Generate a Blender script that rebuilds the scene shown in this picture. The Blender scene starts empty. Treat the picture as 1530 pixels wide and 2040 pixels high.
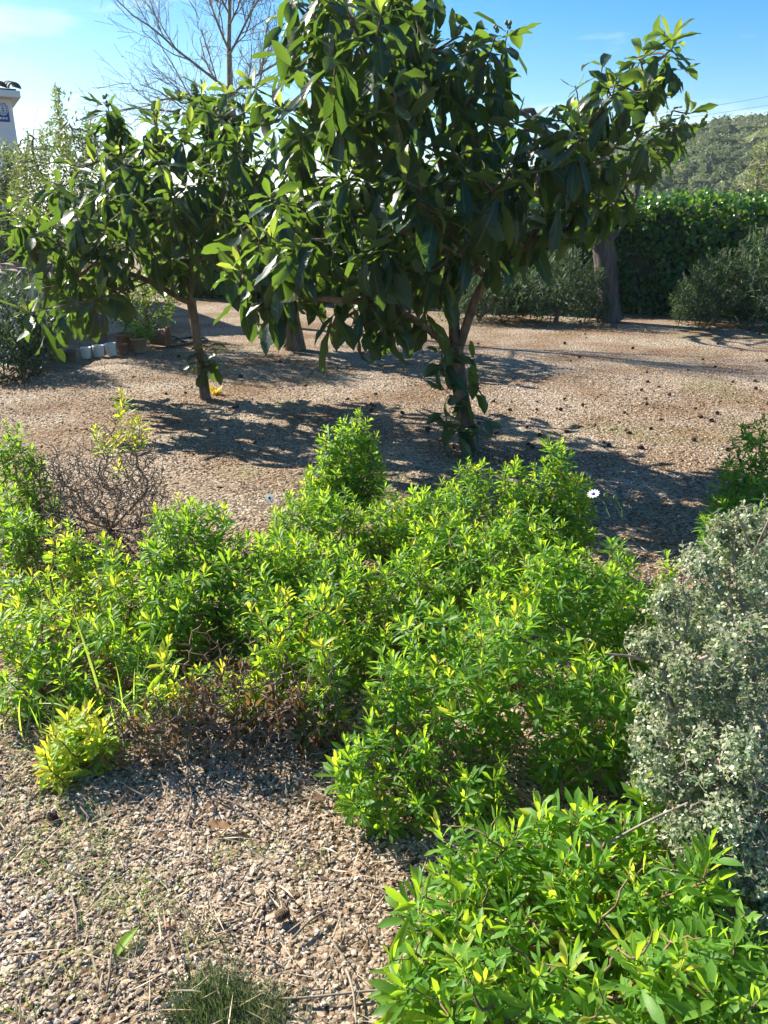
import bpy, math, random
import numpy as np
from mathutils import Matrix, Vector

# ------------------------------------------------------------------ camera, sky, sun, exposure
SC = bpy.context.scene
COL = SC.collection
rad = math.radians
CAM_H, PITCH, F = 1.5, rad(20.5), 1541.0          # metres, down-tilt, focal length in photo pixels (1530 x 2040)
cam_data = bpy.data.cameras.new('camera')
cam = bpy.data.objects.new('camera', cam_data)
COL.objects.link(cam)
cam.location = (0, 0, CAM_H)
cam.rotation_euler = (math.pi / 2 - PITCH, 0, 0)
cam_data.sensor_fit = 'VERTICAL'
cam_data.sensor_height = 36.0
cam_data.lens = 36.0 * F / 2040.0
cam_data.clip_start, cam_data.clip_end = 0.05, 3000
SC.camera = cam

SUN_EL = rad(35)
SUN_AZ = rad(-55)                                  # from +Y (view direction), negative = to the left
sun_dir = Vector((math.sin(SUN_AZ) * math.cos(SUN_EL), math.cos(SUN_AZ) * math.cos(SUN_EL), math.sin(SUN_EL)))
sd = bpy.data.lights.new('sun', 'SUN')
sd.energy, sd.angle, sd.color = 5.0, rad(0.5), (1.0, 0.93, 0.82)
sun = bpy.data.objects.new('sun', sd)
COL.objects.link(sun)
sun.rotation_euler = (-sun_dir).to_track_quat('-Z', 'Y').to_euler()
sun.location = (-20, 30, 30)

world = bpy.data.worlds.new('World')
SC.world = world
world.use_nodes = True
wn, wl = world.node_tree.nodes, world.node_tree.links
wn.clear()
w_out = wn.new('ShaderNodeOutputWorld')
w_bg = wn.new('ShaderNodeBackground')
w_bg.inputs['Strength'].default_value = 0.068
w_sky = wn.new('ShaderNodeTexSky')
w_sky.sky_type = 'NISHITA'
w_sky.sun_disc = False
w_sky.sun_elevation = SUN_EL
w_sky.sun_rotation = SUN_AZ
w_sky.altitude = 100
w_sky.air_density, w_sky.dust_density, w_sky.ozone_density = 1.0, 0.6, 2.0
w_hsv = wn.new('ShaderNodeHueSaturation')
w_hsv.inputs['Saturation'].default_value = 1.65
w_tc = wn.new('ShaderNodeTexCoord')
w_map = wn.new('ShaderNodeMapping')
w_map.inputs['Scale'].default_value = (1.2, 1.2, 5.0)
w_map.inputs['Location'].default_value = (0.9, 0.2, 0.35)
w_noise = wn.new('ShaderNodeTexNoise')
w_noise.inputs['Scale'].default_value = 1.6
w_noise.inputs['Detail'].default_value = 7
w_noise.inputs['Roughness'].default_value = 0.55
w_ramp = wn.new('ShaderNodeValToRGB')
w_ramp.color_ramp.elements[0].position = 0.57
w_ramp.color_ramp.elements[1].position = 0.78
w_mix = wn.new('ShaderNodeMix')
w_mix.data_type = 'RGBA'
w_mix.inputs['B'].default_value = (9.0, 9.2, 9.6, 1)
wl.new(w_tc.outputs['Generated'], w_map.inputs['Vector'])
wl.new(w_map.outputs['Vector'], w_noise.inputs['Vector'])
wl.new(w_noise.outputs['Fac'], w_ramp.inputs['Fac'])
wl.new(w_sky.outputs['Color'], w_hsv.inputs['Color'])
wl.new(w_hsv.outputs['Color'], w_mix.inputs['A'])
wl.new(w_ramp.outputs['Color'], w_mix.inputs['Factor'])
wl.new(w_mix.outputs['Result'], w_bg.inputs['Color'])
wl.new(w_bg.outputs['Background'], w_out.inputs['Surface'])

SC.view_settings.view_transform = 'Standard'
SC.view_settings.look = 'None'
SC.view_settings.exposure = 1.48
SC.view_settings.gamma = 1.0
SC.view_settings.use_curve_mapping = False
SC.render.engine = 'CYCLES'
SC.cycles.max_bounces = 8
SC.cycles.diffuse_bounces = 3
SC.cycles.glossy_bounces = 2
SC.cycles.transmission_bounces = 6
SC.cycles.use_denoising = True

random.seed(11)
rng = np.random.default_rng(11)
U = rng.uniform

# ------------------------------------------------------------------ photo pixel -> place
_f = np.array([0, math.cos(PITCH), -math.sin(PITCH)])
_u = np.array([0, math.sin(PITCH), math.cos(PITCH)])
_r = np.array([1.0, 0, 0])
CAM = np.array([0, 0, CAM_H])

def ray(x, y):
    return _f + (x - 765) / F * _r + (1020 - y) / F * _u

def G(x, y, z=0.0):                                # where that pixel meets the ground
    d = ray(x, y)
    return CAM + d * ((z - CAM_H) / d[2])

def A(x, y, Y):                                    # the point on that pixel's ray at distance Y
    d = ray(x, y)
    return CAM + d * (Y / d[1])

def project(P):
    v = P - CAM
    dep = v @ _f
    dd = np.maximum(dep, 1e-3)
    return 765 + F * (v @ _r) / dd, 1020 - F * (v @ _u) / dd, dep

# ------------------------------------------------------------------ materials
def nodes_of(name):
    m = bpy.data.materials.new(name)
    m.use_nodes = True
    n = m.node_tree.nodes
    n.clear()
    return m, n, m.node_tree.links

def set_ramp(node, stops):
    cr = node.color_ramp
    while len(cr.elements) > 1:
        cr.elements.remove(cr.elements[-1])
    for i, (p, c) in enumerate(stops):
        e = cr.elements[0] if i == 0 else cr.elements.new(p)
        e.position = p
        e.color = (*c, 1)

def leaf_material(name, top, trans, fac, rough, under=None, ribs=0.0, midrib=None, spec=0.5, nrib=11):
    m, n, l = nodes_of(name)
    out = n.new('ShaderNodeOutputMaterial')
    at = n.new('ShaderNodeAttribute'); at.attribute_name = 'leafco'
    sep = n.new('ShaderNodeSeparateXYZ'); l.new(at.outputs['Vector'], sep.inputs[0])
    rt = n.new('ShaderNodeValToRGB'); set_ramp(rt, top); l.new(sep.outputs['Z'], rt.inputs['Fac'])
    rr = n.new('ShaderNodeValToRGB'); set_ramp(rr, trans); l.new(sep.outputs['Z'], rr.inputs['Fac'])
    tc = n.new('ShaderNodeTexCoord')
    nz = n.new('ShaderNodeTexNoise'); nz.inputs['Scale'].default_value = 14; nz.inputs['Detail'].default_value = 3
    l.new(tc.outputs['Object'], nz.inputs['Vector'])
    mot = n.new('ShaderNodeMapRange'); mot.inputs['To Min'].default_value = 0.72; mot.inputs['To Max'].default_value = 1.25
    l.new(nz.outputs['Fac'], mot.inputs['Value'])
    mul = n.new('ShaderNodeMix'); mul.data_type = 'RGBA'; mul.blend_type = 'MULTIPLY'; mul.inputs['Factor'].default_value = 1
    l.new(rt.outputs['Color'], mul.inputs['A']); l.new(mot.outputs['Result'], mul.inputs['B'])
    base = mul.outputs['Result']
    ab = n.new('ShaderNodeMath'); ab.operation = 'ABSOLUTE'; l.new(sep.outputs['X'], ab.inputs[0])
    if midrib:
        mr = n.new('ShaderNodeMapRange'); mr.inputs['From Min'].default_value = 0.03; mr.inputs['From Max'].default_value = 0.14
        mr.inputs['To Min'].default_value = 0.8; mr.inputs['To Max'].default_value = 0.0
        l.new(ab.outputs[0], mr.inputs['Value'])
        mx = n.new('ShaderNodeMix'); mx.data_type = 'RGBA'; mx.inputs['B'].default_value = (*midrib, 1)
        l.new(mr.outputs['Result'], mx.inputs['Factor']); l.new(base, mx.inputs['A'])
        base = mx.outputs['Result']
    if under:
        ge = n.new('ShaderNodeNewGeometry')
        ux = n.new('ShaderNodeMix'); ux.data_type = 'RGBA'; ux.inputs['B'].default_value = (*under, 1)
        l.new(ge.outputs['Backfacing'], ux.inputs['Factor']); l.new(base, ux.inputs['A'])
        base = ux.outputs['Result']
        ru = n.new('ShaderNodeMapRange'); ru.inputs['To Min'].default_value = rough; ru.inputs['To Max'].default_value = 0.8
        l.new(ge.outputs['Backfacing'], ru.inputs['Value'])
    p = n.new('ShaderNodeBsdfPrincipled')
    l.new(base, p.inputs['Base Color'])
    p.inputs['Roughness'].default_value = rough
    p.inputs['Specular IOR Level'].default_value = spec
    if under:
        l.new(ru.outputs['Result'], p.inputs['Roughness'])
    t = n.new('ShaderNodeBsdfTranslucent'); l.new(rr.outputs['Color'], t.inputs['Color'])
    if ribs:
        a1 = n.new('ShaderNodeMath'); a1.operation = 'MULTIPLY'; a1.inputs[1].default_value = 0.16; l.new(ab.outputs[0], a1.inputs[0])
        a2 = n.new('ShaderNodeMath'); a2.operation = 'SUBTRACT'; l.new(sep.outputs['Y'], a2.inputs[0]); l.new(a1.outputs[0], a2.inputs[1])
        a3 = n.new('ShaderNodeMath'); a3.operation = 'MULTIPLY'; a3.inputs[1].default_value = 2 * math.pi * nrib; l.new(a2.outputs[0], a3.inputs[0])
        a4 = n.new('ShaderNodeMath'); a4.operation = 'SINE'; l.new(a3.outputs[0], a4.inputs[0])
        bp = n.new('ShaderNodeBump'); bp.inputs['Strength'].default_value = ribs; bp.inputs['Distance'].default_value = 0.006
        l.new(a4.outputs[0], bp.inputs['Height'])
        l.new(bp.outputs['Normal'], p.inputs['Normal']); l.new(bp.outputs['Normal'], t.inputs['Normal'])
    mix = n.new('ShaderNodeMixShader'); mix.inputs['Fac'].default_value = fac
    l.new(p.outputs[0], mix.inputs[1]); l.new(t.outputs[0], mix.inputs[2]); l.new(mix.outputs[0], out.inputs['Surface'])
    return m

def noise_material(name, stops, scale=8.0, rough=0.8, bump=0.3, bdist=0.01, stretch=(1, 1, 1), detail=6, attr=False, spec=0.3):
    m, n, l = nodes_of(name)
    out = n.new('ShaderNodeOutputMaterial')
    tc = n.new('ShaderNodeTexCoord')
    mp = n.new('ShaderNodeMapping'); mp.inputs['Scale'].default_value = stretch
    l.new(tc.outputs['Object'], mp.inputs['Vector'])
    nz = n.new('ShaderNodeTexNoise'); nz.inputs['Scale'].default_value = scale; nz.inputs['Detail'].default_value = detail
    nz.inputs['Roughness'].default_value = 0.6
    l.new(mp.outputs[0], nz.inputs['Vector'])
    rp = n.new('ShaderNodeValToRGB'); set_ramp(rp, stops)
    if attr:
        at = n.new('ShaderNodeAttribute'); at.attribute_name = 'leafco'
        sep = n.new('ShaderNodeSeparateXYZ'); l.new(at.outputs['Vector'], sep.inputs[0])
        sc = n.new('ShaderNodeMapRange'); sc.inputs['To Min'].default_value = -0.1; sc.inputs['To Max'].default_value = 0.1
        l.new(nz.outputs['Fac'], sc.inputs['Value'])
        ad = n.new('ShaderNodeMath'); ad.operation = 'ADD'; l.new(sep.outputs['Z'], ad.inputs[0]); l.new(sc.outputs['Result'], ad.inputs[1])
        l.new(ad.outputs[0], rp.inputs['Fac'])
    else:
        l.new(nz.outputs['Fac'], rp.inputs['Fac'])
    p = n.new('ShaderNodeBsdfPrincipled'); p.inputs['Roughness'].default_value = rough
    p.inputs['Specular IOR Level'].default_value = spec
    l.new(rp.outputs['Color'], p.inputs['Base Color'])
    if bump:
        bp = n.new('ShaderNodeBump'); bp.inputs['Strength'].default_value = bump; bp.inputs['Distance'].default_value = bdist
        l.new(nz.outputs['Fac'], bp.inputs['Height']); l.new(bp.outputs['Normal'], p.inputs['Normal'])
    l.new(p.outputs[0], out.inputs['Surface'])
    return m

def ground_material():
    m, n, l = nodes_of('gravel_ground')
    out = n.new('ShaderNodeOutputMaterial')
    tc = n.new('ShaderNodeTexCoord')
    v = n.new('ShaderNodeTexVoronoi'); v.inputs['Scale'].default_value = 75; l.new(tc.outputs['Object'], v.inputs['Vector'])
    sepc = n.new('ShaderNodeSeparateColor'); l.new(v.outputs['Color'], sepc.inputs[0])
    rp = n.new('ShaderNodeValToRGB')
    set_ramp(rp, [(0, (.11, .078, .052)), (.3, (.25, .185, .125)), (.6, (.38, .30, .215)), (.85, (.47, .39, .29)), (1, (.53, .47, .39))])
    l.new(sepc.outputs[0], rp.inputs['Fac'])
    big = n.new('ShaderNodeTexNoise'); big.inputs['Scale'].default_value = 1.1; big.inputs['Detail'].default_value = 6; l.new(tc.outputs['Object'], big.inputs['Vector'])
    soil = n.new('ShaderNodeValToRGB'); set_ramp(soil, [(.36, (1.0, 1.0, 1.0)), (.64, (.60, .48, .37))]); l.new(big.outputs['Fac'], soil.inputs['Fac'])
    mu = n.new('ShaderNodeMix'); mu.data_type = 'RGBA'; mu.blend_type = 'MULTIPLY'; mu.inputs['Factor'].default_value = 1
    l.new(rp.outputs['Color'], mu.inputs['A']); l.new(soil.outputs['Color'], mu.inputs['B'])
    mos = n.new('ShaderNodeTexNoise'); mos.inputs['Scale'].default_value = 0.75; mos.inputs['Detail'].default_value = 5
    mpo = n.new('ShaderNodeMapping'); mpo.inputs['Location'].default_value = (4.3, 1.7, 0); l.new(tc.outputs['Object'], mpo.inputs[0]); l.new(mpo.outputs[0], mos.inputs['Vector'])
    mrp = n.new('ShaderNodeMapRange'); mrp.inputs['From Min'].default_value = .57; mrp.inputs['From Max'].default_value = .72; mrp.inputs['To Max'].default_value = .55
    l.new(mos.outputs['Fac'], mrp.inputs['Value'])
    mm = n.new('ShaderNodeMix'); mm.data_type = 'RGBA'; mm.inputs['B'].default_value = (.17, .18, .045, 1)
    l.new(mrp.outputs['Result'], mm.inputs['Factor']); l.new(mu.outputs['Result'], mm.inputs['A'])
    p = n.new('ShaderNodeBsdfPrincipled'); p.inputs['Roughness'].default_value = .9; p.inputs['Specular IOR Level'].default_value = .15
    l.new(mm.outputs['Result'], p.inputs['Base Color'])
    fine = n.new('ShaderNodeTexNoise'); fine.inputs['Scale'].default_value = 30; fine.inputs['Detail'].default_value = 8; l.new(tc.outputs['Object'], fine.inputs['Vector'])
    b1 = n.new('ShaderNodeBump'); b1.inputs['Strength'].default_value = .8; b1.inputs['Distance'].default_value = .012; b1.invert = True
    l.new(v.outputs['Distance'], b1.inputs['Height'])
    b2 = n.new('ShaderNodeBump'); b2.inputs['Strength'].default_value = .8; b2.inputs['Distance'].default_value = .05
    l.new(fine.outputs['Fac'], b2.inputs['Height']); l.new(b1.outputs['Normal'], b2.inputs['Normal'])
    l.new(b2.outputs['Normal'], p.inputs['Normal'])
    l.new(p.outputs[0], out.inputs['Surface'])
    return m

M = {}
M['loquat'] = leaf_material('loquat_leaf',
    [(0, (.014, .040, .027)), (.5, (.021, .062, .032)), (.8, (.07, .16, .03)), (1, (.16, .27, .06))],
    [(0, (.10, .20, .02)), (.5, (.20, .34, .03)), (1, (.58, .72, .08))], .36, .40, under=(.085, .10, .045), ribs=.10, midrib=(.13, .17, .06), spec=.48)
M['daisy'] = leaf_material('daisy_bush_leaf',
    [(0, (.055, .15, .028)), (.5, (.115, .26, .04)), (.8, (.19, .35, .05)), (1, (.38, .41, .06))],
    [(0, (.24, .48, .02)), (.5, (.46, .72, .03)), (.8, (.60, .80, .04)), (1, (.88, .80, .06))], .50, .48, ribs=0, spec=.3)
M['coton'] = leaf_material('small_grey_leaf',
    [(0, (.09, .15, .075)), (.6, (.24, .31, .18)), (1, (.46, .48, .30))],
    [(0, (.24, .34, .12)), (1, (.46, .54, .22))], .36, .30, under=(.20, .23, .17), spec=.7)
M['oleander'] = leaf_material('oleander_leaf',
    [(0, (.018, .045, .02)), (1, (.055, .11, .045))], [(0, (.07, .15, .03)), (1, (.18, .30, .06))], .22, .5, spec=.22)  # greens darkened to stand in for shade over the oleanders at the hedge
M['ivy'] = leaf_material('ivy_leaf',
    [(0, (.022, .07, .018)), (.6, (.04, .12, .022)), (1, (.09, .2, .03))], [(0, (.12, .3, .02)), (1, (.34, .55, .04))], .4, .33, spec=.5)
M['olive'] = leaf_material('olive_grey_leaf',
    [(0, (.05, .075, .035)), (1, (.13, .17, .075))], [(0, (.17, .25, .05)), (1, (.36, .44, .10))], .4, .45)
M['bud'] = leaf_material('spring_leaflet', [(0, (.14, .2, .05)), (1, (.25, .32, .08))], [(0, (.35, .5, .08)), (1, (.5, .6, .12))], .5, .5)
M['deadleaf'] = leaf_material('dead_leaf', [(0, (.10, .05, .025)), (1, (.26, .15, .07))], [(0, (.25, .11, .03)), (1, (.4, .22, .07))], .3, .7)
M['grass'] = leaf_material('grass_blade', [(0, (.10, .22, .03)), (1, (.22, .32, .05))], [(0, (.35, .6, .04)), (1, (.6, .75, .1))], .5, .4)
M['straw'] = leaf_material('dry_straw', [(0, (.17, .11, .065)), (.6, (.38, .29, .19)), (1, (.55, .46, .32))], [(0, (.25, .16, .07)), (1, (.4, .3, .16))], .15, .75)
M['cypress'] = leaf_material('feathery_needle', [(0, (.04, .075, .03)), (1, (.13, .17, .06))], [(0, (.12, .2, .05)), (1, (.25, .32, .1))], .3, .6)
M['petal'] = leaf_material('white_petal', [(0, (.8, .8, .78)), (1, (.86, .85, .84))], [(0, (.8, .8, .8)), (1, (.8, .8, .8))], .4, .5)
M['bark_loquat'] = noise_material('loquat_bark', [(.28, (.055, .036, .027)), (.5, (.15, .10, .07)), (.72, (.27, .19, .135))], 18, .9, 1.0, .02, (1, 1, .5), detail=9)
M['bark_grey'] = noise_material('grey_bark', [(.3, (.10, .085, .07)), (.7, (.27, .235, .20))], 22, .9, .9, .03, (1, 1, .25))
M['bark_dark'] = noise_material('dark_furrowed_bark', [(.3, (.045, .036, .030)), (.7, (.16, .135, .115))], 16, .9, 1.0, .05, (1, 1, .2))
M['bark_pale'] = noise_material('pale_twig_bark', [(.3, (.16, .13, .10)), (.7, (.34, .29, .23))], 22, .9, .4, .01)
M['stem'] = noise_material('woody_stem', [(.3, (.12, .07, .04)), (.7, (.26, .17, .10))], 40, .85, .3, .005)
M['drytwig'] = noise_material('dead_stem', [(.3, (.11, .075, .055)), (.7, (.30, .235, .18))], 40, .9, .3, .005)
M['greenstem'] = noise_material('green_stem', [(.3, (.10, .17, .04)), (.7, (.20, .28, .07))], 40, .6, .1, .005)
M['stone'] = noise_material('gravel_stone', [(0, (.11, .078, .052)), (.2, (.23, .17, .115)), (.45, (.36, .28, .20)), (.7, (.44, .36, .275)), (.9, (.51, .44, .36)), (1, (.58, .54, .48))], 60, .85, .25, .004, attr=True)
M['ground'] = ground_material()
M['rock'] = noise_material('bed_rock', [(.3, (.20, .175, .155)), (.7, (.40, .37, .34))], 9, .9, .7, .03)
M['cone'] = noise_material('pine_cone', [(.3, (.05, .032, .022)), (.7, (.14, .09, .06))], 60, .85, .3, .004)
M['fruit'] = noise_material('green_fruit', [(.3, (.10, .14, .05)), (.7, (.20, .24, .09))], 60, .6, .1, .002)
M['white'] = noise_material('white_render', [(.3, (.68, .68, .67)), (.7, (.80, .80, .79))], 3, .85, .15, .01)
M['rooftile'] = noise_material('weathered_tile', [(.3, (.22, .16, .125)), (.7, (.42, .33, .27))], 7, .85, .3, .01)
M['darktile'] = noise_material('grey_roof_tile', [(.3, (.07, .07, .08)), (.7, (.17, .16, .16))], 7, .8, .3, .01)
M['terracotta'] = noise_material('terracotta', [(.3, (.20, .10, .06)), (.7, (.34, .19, .12))], 9, .8, .15, .005)
M['tanpot'] = noise_material('tan_plastic', [(.3, (.30, .20, .125)), (.7, (.38, .27, .18))], 7, .55, .08, .003)
M['greypot'] = noise_material('grey_plastic', [(.3, (.10, .09, .075)), (.7, (.18, .16, .13))], 7, .6, .1, .003)
M['olivepot'] = noise_material('olive_plastic', [(.3, (.17, .16, .07)), (.7, (.27, .25, .12))], 7, .6, .1, .003)
M['whitepot'] = noise_material('white_plastic', [(.3, (.55, .56, .54)), (.7, (.72, .73, .71))], 6, .45, .05, .003)
M['soil'] = noise_material('potting_soil', [(.3, (.03, .02, .014)), (.7, (.08, .055, .04))], 40, .95, .8, .01)
M['hose'] = noise_material('green_hose', [(.3, (.015, .05, .035)), (.7, (.03, .09, .06))], 20, .4, .05, .002)
M['pipe'] = noise_material('black_pipe', [(.3, (.01, .01, .01)), (.7, (.03, .03, .03))], 20, .5, .05, .002)
M['signblue'] = noise_material('sign_blue', [(.3, (.02, .05, .22)), (.7, (.03, .07, .27))], 4, .4, 0)
M['signwhite'] = noise_material('sign_white', [(.3, (.62, .66, .74)), (.7, (.70, .73, .80))], 4, .4, 0)
M['cable'] = noise_material('cable', [(.3, (.03, .03, .035)), (.7, (.06, .06, .07))], 4, .5, 0)
M['hill'] = noise_material('hill_scrub', [(.3, (.07, .085, .04)), (.7, (.16, .165, .09))], .25, .95, .4, .5)
M['canopy'] = noise_material('woodland_canopy', [(0, (.04, .065, .025)), (.5, (.085, .125, .045)), (1, (.17, .20, .08))], 5.0, .95, 1.0, .5, attr=True, spec=.1)
M['canopyleaf'] = leaf_material('woodland_leaf', [(0, (.04, .07, .025)), (.5, (.09, .13, .048)), (1, (.18, .215, .085))], [(0, (.12, .17, .05)), (1, (.26, .30, .10))], .3, .6)
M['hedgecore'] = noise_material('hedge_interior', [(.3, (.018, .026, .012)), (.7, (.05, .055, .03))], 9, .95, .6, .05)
M['yellowleaf'] = leaf_material('yellow_weed', [(0, (.5, .33, .03)), (1, (.6, .42, .05))], [(0, (.7, .5, .03)), (1, (.8, .6, .06))], .5, .5)

# ------------------------------------------------------------------ mesh helpers
def np_mesh(name, V, Fc, attr=None, smooth=True):
    me = bpy.data.meshes.new(name)
    V = np.ascontiguousarray(V, dtype=np.float32)
    Fc = np.ascontiguousarray(Fc, dtype=np.int32)
    nf, k = Fc.shape
    me.vertices.add(len(V)); me.vertices.foreach_set('co', V.ravel())
    me.loops.add(nf * k); me.loops.foreach_set('vertex_index', Fc.ravel())
    me.polygons.add(nf); me.polygons.foreach_set('loop_start', np.arange(nf, dtype=np.int32) * k)
    me.polygons.foreach_set('use_smooth', np.full(nf, smooth, dtype=bool))
    if attr is not None:
        a = me.attributes.new('leafco', 'FLOAT_VECTOR', 'POINT')
        a.data.foreach_set('vector', np.ascontiguousarray(attr, dtype=np.float32).ravel())
    me.update(calc_edges=True)
    return me

def link(name, me, mat=None, parent=None, loc=None):
    o = bpy.data.objects.new(name, me)
    COL.objects.link(o)
    if mat is not None and me is not None and not me.materials:
        me.materials.append(mat)
    if parent is not None:
        o.parent = parent
    if loc is not None:
        o.location = loc
    return o

def tag(o, label=None, cat=None, group=None, kind=None):
    if label: o['label'] = label
    if cat: o['category'] = cat
    if group: o['group'] = group
    if kind: o['kind'] = kind
    return o

def empty(name, loc):
    o = bpy.data.objects.new(name, None)
    o.empty_display_size = 0.1
    COL.objects.link(o)
    o.location = loc
    return o

def nrm(v):
    v = np.asarray(v, float)
    return v / (np.linalg.norm(v, axis=-1, keepdims=True) + 1e-9)

def tubes(chains, sides=6):
    """chains: list of (pts (n,3), radii (n,)) -> V, quads"""
    VV, FF, off = [], [], 0
    ang = np.arange(sides) / sides * 2 * np.pi
    ca, sa = np.cos(ang), np.sin(ang)
    for P, R in chains:
        P = np.asarray(P, float); R = np.asarray(R, float); n = len(P)
        T = nrm(np.gradient(P, axis=0))
        ref = np.array([0, 0, 1.0]) if abs(T[0, 2]) < .9 else np.array([1.0, 0, 0])
        B = nrm(np.cross(T, ref)); N = np.cross(B, T)
        ring = P[:, None] + R[:, None, None] * (ca[None, :, None] * B[:, None] + sa[None, :, None] * N[:, None])
        VV.append(ring.reshape(-1, 3))
        i = np.arange(n - 1)[:, None] * sides; j = np.arange(sides)[None]; jn = (j + 1) % sides
        FF.append(np.stack([i + j, i + jn, i + sides + jn, i + sides + j], -1).reshape(-1, 4) + off)
        off += n * sides
    return np.concatenate(VV), np.concatenate(FF)

def box_mesh(name, x0, x1, y0, y1, z0, z1, mat, parent=None, loc=None, rotz=0, bev=0.0):
    import bmesh
    bm = bmesh.new()
    bmesh.ops.create_cube(bm, size=1)
    for v in bm.verts:
        v.co = Vector((x0 + (v.co.x + .5) * (x1 - x0), y0 + (v.co.y + .5) * (y1 - y0), z0 + (v.co.z + .5) * (z1 - z0)))
    if bev:
        bmesh.ops.bevel(bm, geom=list(bm.edges), offset=bev, segments=2, profile=.6, affect='EDGES')
    me = bpy.data.meshes.new(name); bm.to_mesh(me); bm.free()
    o = link(name, me, mat, parent, loc)
    o.rotation_euler.z = rotz
    return o

def lathe(profile, sides=20, cap=False):
    ang = np.arange(sides) / sides * 2 * np.pi
    V = np.array([[r * math.cos(a), r * math.sin(a), z] for r, z in profile for a in ang])
    FF = []
    for i in range(len(profile) - 1):
        for j in range(sides):
            jn = (j + 1) % sides
            FF.append((i * sides + j, i * sides + jn, (i + 1) * sides + jn, (i + 1) * sides + j))
    return V, np.array(FF)

# ------------------------------------------------------------------ leaf templates (base at origin, grows along +Y, upper face +Z)
def leaf_template(width, peak=0.5, power=1.0, bend=0.5, fold=0.15, cols=3, rows=5, wave=0.0, tint=0.5, petiole=0.0, twist=0.0, tip=0.0):
    v = np.linspace(0, 1, rows)
    w = np.where(v < peak, np.sin(np.clip(v / peak, 0, 1) * np.pi / 2) ** power, np.cos(np.clip((v - peak) / (1 - peak), 0, 1) * np.pi / 2) ** (.8 + tip))
    w = np.maximum(w, .05) * width / 2
    w[-1] = width * .02
    a = bend * v
    ds = np.diff(v, prepend=0)
    yy = np.cumsum(np.cos(a) * ds); zz = -np.cumsum(np.sin(a) * ds)
    u = np.linspace(-1, 1, cols)
    V, Q = [], []
    for i in range(rows):
        tw = twist * v[i]
        for c in range(cols):
            x = u[c] * w[i]
            h = abs(u[c]) * w[i] * fold + wave * width * math.sin(v[i] * 17 + (1.5 if u[c] > 0 else 0)) * abs(u[c]) ** 1.5
            X = x * math.cos(tw) - h * math.sin(tw); H = x * math.sin(tw) + h * math.cos(tw)
            V.append((X, yy[i] + petiole + H * math.sin(a[i]), zz[i] + H * math.cos(a[i])))
    for i in range(rows - 1):
        for c in range(cols - 1):
            k = i * cols + c
            Q.append((k, k + 1, k + cols + 1, k + cols))
    at = [(u[c], v[i], tint) for i in range(rows) for c in range(cols)]
    return np.array(V), np.array(Q), np.array(at)

def template_set(shapes, tints, **kw):
    out = []
    for t in tints:
        for s in shapes:
            d = dict(kw); d.update(s)
            out.append(leaf_template(tint=t, **d))
    return out

TINTS = [0.08, 0.3, 0.5, 0.72, 0.95]
T_LOQ = template_set([dict(bend=b, fold=f, twist=w, width=x) for b, f, w, x in
                      ((.35, .22, .3, .33), (.9, .12, -.5, .37), (1.5, .25, .2, .35), (.15, .35, -.3, .30), (.7, .45, .8, .36), (-.5, .25, .1, .31))],
                     TINTS, peak=.62, power=1.0, cols=5, rows=8, wave=.07, petiole=.06)
T_DAISY = template_set([dict(bend=b, fold=f, twist=w, width=x) for b, f, w, x in
                        ((.3, .3, .2, .22), (.7, .2, -.3, .26), (-.3, .3, .2, .21), (.1, .5, .5, .24))],
                       TINTS, peak=.68, power=1.2, cols=3, rows=5, wave=.05)
T_COT = template_set([dict(bend=.4, fold=.2, width=.62), dict(bend=-.2, fold=.35, width=.55), dict(bend=.8, fold=.1, width=.66)], TINTS, peak=.5, power=.7, cols=3, rows=3)
T_OLE = template_set([dict(bend=.3, fold=.3, width=.16), dict(bend=.8, fold=.2, width=.15), dict(bend=-.1, fold=.3, width=.17)], TINTS, peak=.5, power=.8, cols=3, rows=4)
T_IVY = template_set([dict(bend=.3, fold=.1, width=.95), dict(bend=.8, fold=.2, width=.9), dict(bend=-.1, fold=.3, width=.85)], TINTS, peak=.3, power=.5, cols=3, rows=4, tip=.4)
T_OLIVE = template_set([dict(bend=.2, fold=.2, width=.34), dict(bend=.6, fold=.2, width=.30)], TINTS, peak=.5, power=.8, cols=3, rows=3)
T_GRASS = template_set([dict(bend=b, fold=.3, width=.02) for b in (.3, .9, 1.6)], TINTS, peak=.3, power=.3, cols=3, rows=7)
T_STRAW = template_set([dict(bend=b, fold=.1, width=.045, twist=1.) for b in (.1, .6, -.5)], TINTS, peak=.3, power=.2, cols=2, rows=4)

T_CLUMP = [(np.array([(0, 0, 0), (.4, .5, .08), (0, 1, -.12), (-.4, .45, .05)], float), np.array([(0, 1, 2, 3)]), np.array([(0, 0, t), (1, .5, t), (0, 1, t), (-1, .5, t)])) for t in TINTS]
def frames(D, Nn):
    """rotation matrices with local Y = D, local Z ~ Nn"""
    D = nrm(D)
    X = np.cross(D, Nn); bad = np.linalg.norm(X, axis=-1) < 1e-4
    X[bad] = [1, 0, 0]
    X = nrm(X); Z = np.cross(X, D)
    return np.stack([X, D, Z], axis=-1)

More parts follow.
